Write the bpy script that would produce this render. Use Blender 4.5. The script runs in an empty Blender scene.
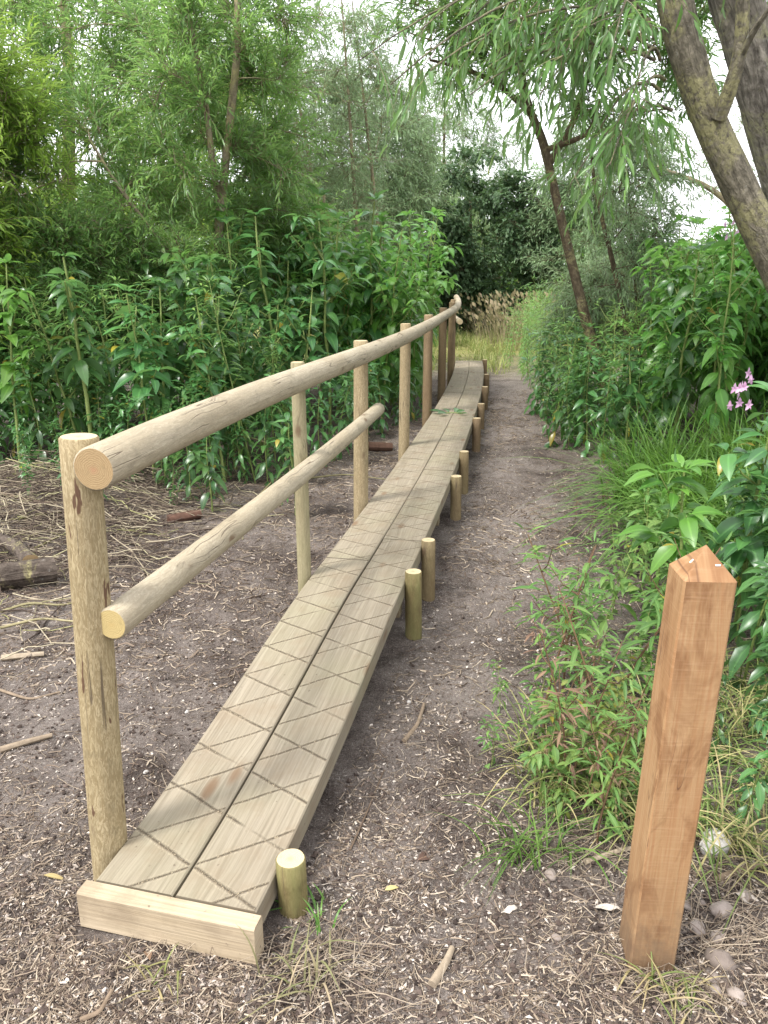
import bpy, math, random
import numpy as np

random.seed(7)
rng = np.random.default_rng(11)
SC = bpy.context.scene
COL = SC.collection
PI = math.pi

# ------------------------------------------------------------------ camera numbers
F, HOR, CAMH = 780.0, 275.0, 1.5
PITCH = math.atan((512 - HOR) / F)
CP, SP = math.cos(PITCH), math.sin(PITCH)


def at(px, py, z):
    """point of the place seen at a picture position, at height z"""
    u, v = (px - 384) / F, (512 - py) / F
    t = (z - CAMH) / (-SP + CP * v)
    return np.array([u * t, (CP + SP * v) * t, z])


def atY(px, py, Y):
    u, v = (px - 384) / F, (512 - py) / F
    t = Y / (CP + SP * v)
    return np.array([u * t, Y, CAMH + (-SP + CP * v) * t])


# ------------------------------------------------------------------ noise and ground height
def _hash(ix, iy, seed):
    h = (ix * 374761393 + iy * 668265263 + seed * 1442695041) & 0xFFFFFFFF
    h = ((h ^ (h >> 13)) * 1274126177) & 0xFFFFFFFF
    return ((h ^ (h >> 16)) & 0xFFFF) / 65535.0


def vnoise(x, y, seed=0):
    x = np.asarray(x, float); y = np.asarray(y, float)
    ix = np.floor(x).astype(np.int64); iy = np.floor(y).astype(np.int64)
    fx, fy = x - ix, y - iy
    fx = fx * fx * (3 - 2 * fx); fy = fy * fy * (3 - 2 * fy)
    a, b = _hash(ix, iy, seed), _hash(ix + 1, iy, seed)
    c, d = _hash(ix, iy + 1, seed), _hash(ix + 1, iy + 1, seed)
    return (a * (1 - fx) + b * fx) * (1 - fy) + (c * (1 - fx) + d * fx) * fy - 0.5


def gz(x, y):
    x = np.asarray(x, float); y = np.asarray(y, float)
    near = np.clip(1.3 - np.hypot(x, y) / 30, 0, 1)
    z = 0.05 * vnoise(x * 0.9, y * 0.9, 1) + 0.036 * vnoise(x * 4, y * 4, 2)
    z = z + (0.022 * vnoise(x * 13, y * 13, 3) + 0.012 * vnoise(x * 31, y * 31, 4)) * near
    # small mound under the cut brushwood on the left and a low bank on the right
    z = z + 0.16 * np.exp(-(((x + 2.3) / 0.8) ** 2 + ((y - 4.9) / 1.0) ** 2))
    z = z + 0.10 / (1 + np.exp(-(x - 2.2) * 5)) * np.clip((y - 2) / 2, 0, 1) * np.clip((14 - y) / 4, 0, 1)
    # keep it calm round the near end of the boardwalk
    k = np.exp(-(((x + 0.3) / 0.7) ** 2 + ((y - 1.6) / 0.9) ** 2))
    z = z * (1 - 0.6 * k)
    return z + 0.028 * np.exp(-(((x + 0.47) / 0.5) ** 2 + ((y - 1.42) / 0.30) ** 2))


# ------------------------------------------------------------------ mesh helpers
class MB:
    """collects vertices / quads with a uv per vertex, a random value per vertex and a material slot per face"""

    def __init__(self):
        self.v, self.f, self.uv, self.var, self.mi, self.n = [], [], [], [], [], 0

    def add(self, v, f, uv=None, var=0.5, mi=0):
        v = np.asarray(v, float).reshape(-1, 3)
        m = len(v)
        self.v.append(v)
        self.uv.append(np.zeros((m, 2)) if uv is None else np.asarray(uv, float).reshape(-1, 2))
        self.var.append(np.broadcast_to(np.asarray(var, float), (m,)).copy())
        f = np.asarray(f, dtype=np.int64)
        self.f.append(f + self.n)
        self.mi.append(np.full(len(f), mi, dtype=np.int32))
        self.n += m

    def mesh(self, name, mats, smooth=True):
        me = bpy.data.meshes.new(name)
        v = np.concatenate(self.v)
        nv = len(v)
        me.vertices.add(nv)
        me.vertices.foreach_set('co', v.astype(np.float32).ravel())
        loops, starts, tot = [], [], 0
        mi = []
        for f, m in zip(self.f, self.mi):
            if len(f) == 0:
                continue
            k = f.shape[1]
            loops.append(f.ravel())
            starts.append(tot + np.arange(len(f)) * k)
            tot += f.size
            mi.append(m)
        loops = np.concatenate(loops).astype(np.int32)
        starts = np.concatenate(starts).astype(np.int32)
        mi = np.concatenate(mi)
        me.loops.add(len(loops))
        me.loops.foreach_set('vertex_index', loops)
        me.polygons.add(len(starts))
        me.polygons.foreach_set('loop_start', starts)
        me.polygons.foreach_set('material_index', mi)
        me.polygons.foreach_set('use_smooth', np.full(len(starts), smooth))
        uvl = me.uv_layers.new(name='UVMap')
        uv = np.concatenate(self.uv)[loops].astype(np.float32)
        uvl.data.foreach_set('uv', uv.ravel())
        a = me.attributes.new('var', 'FLOAT', 'POINT')
        a.data.foreach_set('value', np.concatenate(self.var).astype(np.float32))
        for m in (mats if isinstance(mats, (list, tuple)) else [mats]):
            me.materials.append(m)
        me.update(calc_edges=True)
        me.validate()
        return me

    def build(self, name, mats, parent=None, smooth=True, loc=None):
        o = bpy.data.objects.new(name, self.mesh(name, mats, smooth))
        COL.objects.link(o)
        if parent is not None:
            o.parent = parent
        if loc is not None:
            o.location = loc
        return o


def tag(o, label=None, cat=None, group=None, kind=None):
    if label: o['label'] = label
    if cat: o['category'] = cat
    if group: o['group'] = group
    if kind: o['kind'] = kind
    return o


def empty(name, loc=(0, 0, 0), rz=0.0):
    o = bpy.data.objects.new(name, None)
    o.empty_display_size = 0.05
    COL.objects.link(o)
    o.location = [float(c) for c in loc]
    o.rotation_euler = (0, 0, rz)
    return o


def copy_thing(root):
    r = root.copy()
    COL.objects.link(r)
    for ch in list(root.children):
        c = ch.copy()
        COL.objects.link(c)
        c.parent = r
        for g in list(ch.children):
            d = g.copy()
            COL.objects.link(d)
            d.parent = c
    return r


def norm(a):
    a = np.asarray(a, float)
    return a / np.maximum(np.linalg.norm(a, axis=-1, keepdims=True), 1e-9)


def frames(pts):
    pts = np.asarray(pts, float)
    t = np.gradient(pts, axis=0)
    t = norm(t)
    ref = np.array([0.0, 1.0, 0.0]) if abs(t[0, 2]) > 0.8 else np.array([0, 0, 1.0])
    n = norm(np.cross(t[0], ref))
    N = [n]
    for i in range(1, len(pts)):
        n = n - t[i] * np.dot(n, t[i])
        n = n / max(np.linalg.norm(n), 1e-9)
        N.append(n)
    N = np.array(N)
    B = np.cross(t, N)
    return t, N, B


def tube(mb, pts, rad, ns=8, mi=0, cap=None, var=0.5, rough=0.0, seed=0, cap_start=True, cap_end=True, bevel=0.0):
    """round timber / stem; uv = (metres along, metres round); cap = material slot of the end grain"""
    pts = np.asarray(pts, float)
    k = len(pts)
    rad = np.broadcast_to(np.asarray(rad, float), (k,)).copy()
    t, N, B = frames(pts)
    ang = np.linspace(0, 2 * PI, ns + 1)
    s = np.r_[0, np.cumsum(np.linalg.norm(np.diff(pts, axis=0), axis=1))]
    if bevel and cap is not None:
        # add tight rings so the ends are eased
        def ins(i0, i1, side):
            d = norm(pts[i1] - pts[i0])
            return pts[i0] + d * bevel
        pA, pB = ins(0, 1, 0), ins(-1, -2, 1)
        pts = np.vstack([pts[:1], pA[None], pts[1:-1], pB[None], pts[-1:]])
        rad = np.r_[rad[0] - bevel, rad[0], rad[1:-1], rad[-1], rad[-1] - bevel]
        N = np.vstack([N[:1], N[:1], N[1:-1], N[-1:], N[-1:]])
        B = np.vstack([B[:1], B[:1], B[1:-1], B[-1:], B[-1:]])
        t = np.vstack([t[:1], t[:1], t[1:-1], t[-1:], t[-1:]])
        s = np.r_[s[0], s[0] + bevel, s[1:-1], s[-1] - bevel, s[-1]]
        k += 2
    r = np.repeat(rad[:, None], ns + 1, axis=1)
    if rough:
        A = np.broadcast_to(ang[None], r.shape)
        S = np.broadcast_to(s[:, None], r.shape)
        q = vnoise(np.cos(A) * 2 + 50 + S * 3, np.sin(A) * 2 + 50 + seed * 9.7 + S * 2, seed) + \
            0.5 * vnoise(np.cos(A) * 4 + 90 + S * 9, np.sin(A) * 4 + 20 + S * 7, seed + 5)
        r = r * (1 + rough * q)
    P = pts[:, None] + r[..., None] * (np.cos(ang)[None, :, None] * N[:, None] + np.sin(ang)[None, :, None] * B[:, None])
    uv = np.stack([np.broadcast_to(s[:, None], r.shape) + seed * 1.37,
                   np.broadcast_to((ang * rad.mean())[None], r.shape) + seed * 0.71], -1)
    i = np.arange(k - 1)[:, None] * (ns + 1) + np.arange(ns)[None]
    f = np.stack([i, i + 1, i + ns + 2, i + ns + 1], -1).reshape(-1, 4)
    mb.add(P, f, uv, var, mi)
    cm = mi if cap is None else cap
    for idx, sg, on in ((0, 1, cap_start), (k - 1, -1, cap_end)):
        if not on:
            continue
        ring = P[idx, :-1]
        cen = ring.mean(0)
        mid = cen + 0.5 * (ring - cen)
        V = np.vstack([ring, mid, cen[None]])
        q = V - cen
        uvc = np.stack([q @ N[idx] + 3.1 * seed, q @ B[idx]], -1)
        a = np.arange(ns); b = (a + 1) % ns
        f1 = np.stack([a, a + ns, b + ns, b], -1)
        f2 = np.stack([a + ns, np.full(ns, 2 * ns), b + ns], -1)
        if sg < 0:
            f1 = f1[:, ::-1]; f2 = f2[:, ::-1]
        mb.add(V, f1, uvc, var, cm)
        # triangles share the vertices just added
        mb.f.append(f2 + (mb.n - len(V)))
        mb.mi.append(np.full(ns, cm, dtype=np.int32))


def box(mb, lo, hi, mi=0, bev=0.0, uvax=0):
    """box with eased edges; uv = (along axis uvax, across)"""
    lo, hi = np.array(lo, float), np.array(hi, float)
    # profile in the two axes other than uvax, extruded along uvax
    a = [0, 1, 2]; a.remove(uvax)
    b = bev
    y0, y1, z0, z1 = lo[a[0]], hi[a[0]], lo[a[1]], hi[a[1]]
    prof = [(y0 + b, z0), (y1 - b, z0), (y1, z0 + b), (y1, z1 - b), (y1 - b, z1), (y0 + b, z1), (y0, z1 - b), (y0, z0 + b)]
    prof = np.array(prof)
    per = np.r_[0, np.cumsum(np.linalg.norm(np.diff(np.vstack([prof, prof[:1]]), axis=0), axis=1))]
    xs = [lo[uvax], hi[uvax]]
    V, U = [], []
    for x in xs:
        for j in range(9):
            p = np.zeros(3); p[uvax] = x; p[a[0]], p[a[1]] = prof[j % 8]
            V.append(p); U.append((x, per[j]))
    f = [(j, j + 1, j + 10, j + 9) for j in range(8)]
    if uvax == 1:
        f = [q[::-1] for q in f]
    mb.add(V, f, U, 0.5, mi)
    for e, sg in ((0, -1), (1, 1)):
        W = np.array(V)[e * 9:e * 9 + 8]
        uvc = W[:, a]
        order = list(range(8))
        if (sg < 0) != (uvax == 1):
            order = order[::-1]
        mb.add(W, [order], uvc, 0.5, mi)


# ------------------------------------------------------------------ node helpers
def new_mat(name):
    m = bpy.data.materials.new(name)
    m.use_nodes = True
    nt = m.node_tree
    nt.nodes.clear()
    out = nt.nodes.new('ShaderNodeOutputMaterial')
    return m, nt, out


class NT:
    def __init__(self, nt):
        self.nt = nt

    def n(self, typ, **kw):
        nd = self.nt.nodes.new('ShaderNode' + typ)
        for k, v in kw.items():
            if k == 'i':
                for kk, vv in v.items():
                    s = nd.inputs[kk]
                    if isinstance(vv, bpy.types.NodeSocket):
                        self.nt.links.new(vv, s)
                    else:
                        s.default_value = vv
            else:
                setattr(nd, k, v)
        return nd

    def mapping(self, vec, scale, loc=(0, 0, 0)):
        return self.n('Mapping', i={'Vector': vec, 'Scale': scale, 'Location': loc}).outputs[0]

    def noise(self, vec, scale, detail=4, rough=0.55, dist=0.0):
        return self.n('TexNoise', i={'Vector': vec, 'Scale': scale, 'Detail': detail, 'Roughness': rough, 'Distortion': dist}).outputs[0]

    def ramp(self, fac, stops, interp='LINEAR'):
        r = self.n('ValToRGB', i={'Fac': fac})
        cr = r.color_ramp
        cr.interpolation = interp
        while len(cr.elements) > 1:
            cr.elements.remove(cr.elements[-1])
        for j, (p, c) in enumerate(stops):
            c = (c, c, c, 1) if isinstance(c, (int, float)) else (*c[:3], 1)
            e = cr.elements[0] if j == 0 else cr.elements.new(p)
            e.position = p
            e.color = c
        return r.outputs[0]

    def mix(self, fac, a, b, typ='MIX'):
        m = self.n('Mix', data_type='RGBA', blend_type=typ)
        for s, val in ((m.inputs[0], fac), (m.inputs[6], a), (m.inputs[7], b)):
            if isinstance(val, bpy.types.NodeSocket):
                self.nt.links.new(val, s)
            elif isinstance(val, (int, float)):
                s.default_value = val if s.type == 'VALUE' else (val, val, val, 1)
            else:
                s.default_value = (*val[:3], 1)
        return m.outputs[2]

    def math(self, op, a, b=0.0, c=0.0):
        m = self.n('Math', operation=op)
        for s, val in zip(m.inputs, (a, b, c)):
            if isinstance(val, bpy.types.NodeSocket):
                self.nt.links.new(val, s)
            else:
                s.default_value = val
        return m.outputs[0]

    def bump(self, h, strength, dist=0.01):
        return self.n('Bump', i={'Height': h, 'Strength': strength, 'Distance': dist}).outputs[0]

    def principled(self, out, col, rough, bump=None, spec=0.3):
        p = self.n('BsdfPrincipled')
        for k, v in (('Base Color', col), ('Roughness', rough), ('Specular IOR Level', spec)):
            if isinstance(v, bpy.types.NodeSocket):
                self.nt.links.new(v, p.inputs[k])
            elif k == 'Base Color':
                p.inputs[k].default_value = (*v[:3], 1)
            else:
                p.inputs[k].default_value = v
        if bump is not None:
            self.nt.links.new(bump, p.inputs['Normal'])
        self.nt.links.new(p.outputs[0], out.inputs[0])
        return p


# ------------------------------------------------------------------ materials
def mat_plank(name, ca, cb, grooves=True, green=0.25):
    m, nt, out = new_mat(name)
    g = NT(nt)
    uv = g.n('UVMap', uv_map='UVMap').outputs[0]
    oi = g.n('ObjectInfo').outputs['Random']
    sh = g.n('CombineXYZ', i={0: g.math('MULTIPLY', oi, 37.0), 1: g.math('MULTIPLY', oi, 11.0)}).outputs[0]
    wuv = g.n('VectorMath', operation='ADD', i={0: uv, 1: sh}).outputs[0]
    # knots: sparse cells, the grain bends round them
    kv = g.mapping(wuv, (2.6, 7.5, 1))
    vor = g.n('TexVoronoi', i={'Vector': kv, 'Scale': 1.0, 'Randomness': 1.0})
    kd = vor.outputs['Distance']
    knot = g.ramp(kd, [(0.0, 1.0), (0.09, 0.75), (0.17, 0.0)])
    bend = g.math('MULTIPLY', g.ramp(kd, [(0, 1.0), (0.45, 0.0)]), 0.018)
    bv = g.n('VectorMath', operation='ADD', i={0: wuv, 1: g.n('CombineXYZ', i={1: bend}).outputs[0]}).outputs[0]
    grain = g.noise(g.mapping(bv, (3.0, 130.0, 1)), 1.0, 5, 0.6, 0.4)
    broad = g.noise(g.mapping(bv, (1.6, 20.0, 1)), 1.0, 5, 0.65, 1.3)
    blot = g.noise(wuv, 7.0, 4, 0.6)
    stain = g.noise(wuv, 2.3, 3, 0.5)
    col = g.mix(g.ramp(broad, [(0.25, 0), (0.75, 1)]), ca, cb)
    col = g.mix(g.ramp(grain, [(0.33, 0.6), (0.60, 0.0)]), col, [c * 0.62 for c in ca])
    col = g.mix(g.math('MULTIPLY', g.ramp(stain, [(0.45, 0), (0.7, 1)]), green), col, (0.20, 0.20, 0.105))
    col = g.mix(g.ramp(blot, [(0.50, 0.0), (0.68, 0.5)]), col, (0.185, 0.14, 0.092))
    col = g.mix(knot, col, (0.15, 0.095, 0.055))
    speck = g.noise(wuv, 55.0, 2, 0.5)
    col = g.mix(g.ramp(speck, [(0.70, 0.0), (0.76, 0.7)]), col, (0.10, 0.075, 0.055))
    height = g.math('MULTIPLY', grain, 0.5)
    if grooves:
        sx = g.n('SeparateXYZ', i={0: uv})
        s, t = sx.outputs[0], sx.outputs[1]
        wob = g.noise(g.mapping(uv, (9, 9, 1)), 1.0, 2, 0.5)
        fine = g.noise(g.mapping(uv, (110.0, 300.0, 1)), 1.0, 3, 0.7)
        top = g.math('GREATER_THAN', g.n('SeparateXYZ', i={0: g.n('NewGeometry').outputs['Normal']}).outputs[2], 0.75)
        tot = None
        for kk, (sl, sp, off, thr) in enumerate(((-0.82, 0.190, 0.03, 0.34), (0.44, 0.185, 0.045, 0.38))):
            q = g.math('MULTIPLY_ADD', t, sl, s)
            q = g.math('ADD', q, g.math('MULTIPLY', wob, 0.012))
            q = g.math('ADD', g.math('DIVIDE', q, sp), off / sp)
            fl = g.math('FLOOR', g.math('ADD', q, 0.5))
            jit = g.n('TexWhiteNoise', noise_dimensions='1D', i={'W': g.math('ADD', fl, 100.3 * kk)}).outputs[0]
            d = g.math('SUBTRACT', g.math('SUBTRACT', q, fl), g.math('MULTIPLY', g.math('SUBTRACT', jit, 0.5), 0.16))
            d = g.math('MULTIPLY', g.math('ABSOLUTE', d), sp)
            d = g.math('SUBTRACT', d, g.math('MULTIPLY', g.math('SUBTRACT', fine, 0.48), 0.019))
            line = g.ramp(d, [(0.0, 1.0), (0.0028, 0.95), (0.0042, 0.0)])
            fray = g.ramp(d, [(0.0030, 0.0), (0.0045, 1.0), (0.0095, 0.0)])
            # the saw bit less deep in places
            pv = g.n('CombineXYZ', i={0: g.math('MULTIPLY', fl, 3.7), 1: g.math('MULTIPLY', t, 6.0), 2: kk * 9.0}).outputs[0]
            depth = g.ramp(g.noise(pv, 1.0, 2, 0.5), [(thr - 0.08, 0.05), (thr + 0.10, 1.0)])
            line = g.math('MULTIPLY', line, depth)
            fray = g.math('MULTIPLY', fray, depth)
            tot = line if tot is None else g.math('MAXIMUM', tot, line)
            fr = fray if kk == 0 else g.math('MAXIMUM', fr, fray)
        tot = g.math('MULTIPLY', tot, top)
        fr = g.math('MULTIPLY', g.math('MULTIPLY', fr, top), g.ramp(fine, [(0.44, 0), (0.56, 1)]))
        col = g.mix(g.math('MULTIPLY', fr, 0.65), col, (0.47, 0.40, 0.28))
        gc = g.ramp(fine, [(0.44, (0.05, 0.036, 0.024)), (0.56, (0.10, 0.074, 0.048)), (0.62, (0.36, 0.30, 0.20))])
        col = g.mix(g.math('MULTIPLY', tot, 0.92), col, gc)
        height = g.math('SUBTRACT', height, g.math('MULTIPLY', tot, 2.2))
    b = g.bump(height, 0.7, 0.004)
    g.principled(out, col, 0.78, b, 0.2)
    return m


def mat_round(name, ca, cb, bark=0.06, mott=0.6, green=0.0):
    """peeled round timber: streaky mottled grain, knots, a few strips of bark left on"""
    m, nt, out = new_mat(name)
    g = NT(nt)
    uv = g.n('UVMap', uv_map='UVMap').outputs[0]
    kv = g.mapping(uv, (4.6, 9.5, 1))
    kd = g.n('TexVoronoi', i={'Vector': g.n('VectorMath', operation='ADD', i={0: kv, 1: g.n('CombineXYZ', i={0: g.math('MULTIPLY', g.noise(uv, 30.0, 3, 0.6), 0.16), 1: g.math('MULTIPLY', g.noise(uv, 24.0, 3, 0.6), 0.16)}).outputs[0]}).outputs[0], 'Scale': 1.0, 'Randomness': 1.0}).outputs['Distance']
    knot = g.ramp(kd, [(0.0, 1.0), (0.09, 0.75), (0.15, 0.0)])
    halo = g.ramp(kd, [(0.10, 0.4), (0.30, 0.0)])
    warp = g.n('CombineXYZ', i={1: g.math('MULTIPLY', g.ramp(kd, [(0, 1.0), (0.4, 0.0)]), 0.02)}).outputs[0]
    wv = g.n('VectorMath', operation='ADD', i={0: uv, 1: warp}).outputs[0]
    grain = g.noise(g.mapping(wv, (9.0, 150.0, 1)), 1.0, 4, 0.6, 0.8)
    mo = g.noise(g.mapping(wv, (38.0, 150.0, 1)), 1.0, 5, 0.68, 1.6)
    broad = g.noise(g.mapping(uv, (2.2, 7.0, 1)), 1.0, 3, 0.55)
    barkn = g.noise(g.mapping(uv, (5.5, 26.0, 1), (4.4, 2.2, 0)), 1.0, 3, 0.6)
    col = g.mix(g.ramp(broad, [(0.35, 0), (0.68, 1)]), ca, cb)
    col = g.mix(g.math('MULTIPLY', g.ramp(mo, [(0.44, 1), (0.60, 0)]), mott), col, [ca[0] * 0.58, ca[1] * 0.53, ca[2] * 0.46])
    col = g.mix(g.ramp(grain, [(0.36, 0.4), (0.56, 0.0)]), col, [c * 0.6 for c in ca])
    if green:
        gn = g.noise(g.mapping(uv, (3, 12, 1)), 1.0, 3, 0.6)
        col = g.mix(g.math('MULTIPLY', g.ramp(gn, [(0.4, 0), (0.62, 1)]), green), col, (0.17, 0.18, 0.065))
    col = g.mix(halo, col, [c * 0.6 for c in ca])
    col = g.mix(knot, col, (0.13, 0.085, 0.05))
    t0 = 0.74 - bark
    col = g.mix(g.ramp(barkn, [(t0, 0), (t0 + 0.015, 0.9)]), col, (0.085, 0.042, 0.026))
    ck = g.noise(g.mapping(wv, (1.6, 34.0, 1), (2.0, 7.0, 0)), 1.0, 2, 0.5, 0.3)
    crack = g.math('MULTIPLY', g.ramp(g.math('ABSOLUTE', g.math('SUBTRACT', ck, 0.5)), [(0.0, 1.0), (0.006, 0.8), (0.012, 0.0)]),
                   g.ramp(g.noise(g.mapping(uv, (3.0, 5.0, 1), (9, 4, 0)), 1.0, 2, 0.5), [(0.52, 0), (0.60, 1)]))
    col = g.mix(g.math('MULTIPLY', crack, 0.8), col, (0.07, 0.05, 0.035))
    smn = g.noise(g.mapping(uv, (9.0, 16.0, 1), (1, 8, 0)), 1.0, 4, 0.7)
    col = g.mix(g.ramp(smn, [(0.56, 0), (0.70, 0.5)]), col, [c * 0.42 for c in ca])
    h = g.math('ADD', g.math('MULTIPLY', mo, 0.6), g.math('MULTIPLY', grain, 0.5))
    h = g.math('SUBTRACT', h, crack)
    h = g.math('ADD', h, g.math('MULTIPLY', knot, 0.7))
    g.principled(out, col, 0.75, g.bump(h, 0.5, 0.004), 0.22)
    return m


def mat_endgrain(name, ca, cb, heart):
    m, nt, out = new_mat(name)
    g = NT(nt)
    uv = g.n('UVMap', uv_map='UVMap').outputs[0]
    # wrap the offset of each end back to its own centre
    sx = g.n('SeparateXYZ', i={0: uv})
    ux = g.math('SUBTRACT', g.math('WRAP', sx.outputs[0], 1.55, -1.55), 0.0)
    c = g.n('CombineXYZ', i={0: ux, 1: sx.outputs[1]}).outputs[0]
    d = g.n('VectorMath', operation='LENGTH', i={0: c}).outputs['Value']
    d2 = g.math('ADD', d, g.math('MULTIPLY', g.noise(c, 28.0, 4, 0.65), 0.020))
    rings = g.math('SINE', g.math('MULTIPLY', d2, 1500.0))
    col = g.mix(g.ramp(g.math('MULTIPLY_ADD', rings, 0.5, 0.5), [(0.2, 0), (0.9, 0.45)]), ca, cb)
    col = g.mix(g.ramp(d2, [(0.010, 0.55), (0.022, 0.0)]), col, heart)
    col = g.mix(g.ramp(g.noise(c, 60.0, 3, 0.6), [(0.55, 0), (0.75, 0.5)]), col, [x * 0.6 for x in ca])
    g.principled(out, col, 0.85, g.bump(rings, 0.15, 0.002), 0.15)
    return m


def mat_post():
    m, nt, out = new_mat('orange_sawn_timber')
    g = NT(nt)
    uv = g.n('UVMap', uv_map='UVMap').outputs[0]
    kd = g.n('TexVoronoi', i={'Vector': g.mapping(uv, (2.6, 7.0, 1), (0.35, 0.1, 0)), 'Scale': 1.0, 'Randomness': 1.0}).outputs['Distance']
    knot = g.ramp(kd, [(0.0, 1.0), (0.05, 0.8), (0.09, 0.0)])
    wv = g.n('VectorMath', operation='ADD', i={0: uv, 1: g.n('CombineXYZ', i={1: g.math('MULTIPLY', g.ramp(kd, [(0, 1.0), (0.5, 0.0)]), 0.03)}).outputs[0]}).outputs[0]
    grain = g.noise(g.mapping(wv, (3.5, 170.0, 1)), 1.0, 5, 0.6, 0.3)
    broad = g.noise(g.mapping(wv, (2.0, 20.0, 1)), 1.0, 4, 0.6, 1.5)
    patch = g.noise(g.mapping(uv, (5.0, 11.0, 1), (0.6, 0.2, 0)), 1.0, 4, 0.65, 0.8)
    saw = g.noise(g.mapping(uv, (240.0, 12.0, 1)), 1.0, 2, 0.5)
    col = g.mix(g.ramp(broad, [(0.3, 0), (0.7, 1)]), (0.285, 0.170, 0.080), (0.365, 0.236, 0.124))
    col = g.mix(g.ramp(grain, [(0.36, 0.6), (0.58, 0.0)]), col, (0.26, 0.125, 0.054))
    col = g.mix(g.ramp(patch, [(0.48, 0), (0.62, 0.9)]), col, (0.19, 0.095, 0.042))
    col = g.mix(g.ramp(saw, [(0.5, 0), (0.7, 0.15)]), col, (0.48, 0.32, 0.19))
    col = g.mix(knot, col, (0.16, 0.07, 0.035))
    ck = g.noise(g.mapping(wv, (1.4, 26.0, 1), (5.0, 2.0, 0)), 1.0, 2, 0.5, 0.3)
    crack = g.math('MULTIPLY', g.ramp(g.math('ABSOLUTE', g.math('SUBTRACT', ck, 0.5)), [(0.0, 1.0), (0.008, 0.0)]), g.ramp(g.noise(g.mapping(uv, (3.0, 6.0, 1)), 1.0, 2, 0.5), [(0.50, 0), (0.58, 1)]))
    col = g.mix(g.math('MULTIPLY', crack, 0.85), col, (0.09, 0.045, 0.025))
    # damp grey-brown dirt where the foot meets the soil
    sx = g.n('SeparateXYZ', i={0: uv})
    dirt = g.math('ADD', g.math('ADD', sx.outputs[0], 0.5), g.math('MULTIPLY', g.noise(g.mapping(uv, (14, 16, 1)), 1.0, 6, 0.75), -0.42))
    col = g.mix(g.ramp(dirt, [(0.25, 0.85), (0.35, 0.6), (0.44, 0.22), (0.60, 0.0)]), col, (0.11, 0.075, 0.05))
    g.principled(out, col, 0.72, g.bump(g.math('ADD', grain, g.math('MULTIPLY', saw, 0.5)), 0.35, 0.003), 0.22)
    return m


def mat_leaf(name, cols, trans, under=None, tfac=0.38, rough=0.5, yellow=0.0, spec=0.35, objvar=0.3):
    """cols: dark .. light leaf colours picked per leaf; translucent blade with its own underside colour"""
    m, nt, out = new_mat(name)
    g = NT(nt)
    va = g.n('Attribute', attribute_name='var').outputs['Fac']
    oi = g.n('ObjectInfo').outputs['Random']
    stops = [(j / max(1, len(cols) - 1) * (0.97 if yellow else 1.0), c) for j, c in enumerate(cols)]
    if yellow:
        stops += [(1 - yellow - 0.002, cols[-1]), (1 - yellow + 0.002, (0.30, 0.24, 0.03))]
        stops = sorted(stops, key=lambda q: q[0])
    col = g.ramp(va, stops)
    uvn = g.n('UVMap', uv_map='UVMap').outputs[0]
    vein = g.math('ABSOLUTE', g.n('SeparateXYZ', i={0: uvn}).outputs[1])
    col = g.mix(g.ramp(vein, [(0.0, 0.35), (0.10, 0.0)]), col, [min(1, c * 2.0) for c in cols[-1]])
    hs = g.n('HueSaturation', i={'Color': col, 'Value': g.math('MULTIPLY_ADD', oi, objvar, 1 - objvar * 0.5),
                                 'Hue': g.math('MULTIPLY_ADD', oi, 0.02, 0.49)}).outputs[0]
    if under is not None:
        bf = g.n('NewGeometry').outputs['Backfacing']
        hs = g.mix(bf, hs, under)
    p = g.n('BsdfPrincipled', i={'Base Color': hs, 'Roughness': rough, 'Specular IOR Level': spec})
    tc = g.mix(0.5, hs, trans)
    tr = g.n('BsdfTranslucent', i={'Color': tc})
    mx = g.n('MixShader', i={0: tfac, 1: p.outputs[0], 2: tr.outputs[0]})
    nt.links.new(mx.outputs[0], out.inputs[0])
    return m


def mat_var(name, stops, rough=0.85, noise=0.35, nscale=40.0, spec=0.15):
    """loose litter: colour per piece"""
    m, nt, out = new_mat(name)
    g = NT(nt)
    va = g.n('Attribute', attribute_name='var').outputs['Fac']
    col = g.ramp(va, stops)
    tc = g.n('TexCoord').outputs['Object']
    nn = g.noise(tc, nscale, 4, 0.6)
    col = g.mix(g.ramp(nn, [(0.35, noise), (0.65, 0.0)]), col, g.mix(1.0, col, (0.4, 0.38, 0.36), 'MULTIPLY'))
    g.principled(out, col, rough, g.bump(nn, 0.4, 0.01), spec)
    return m


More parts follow.
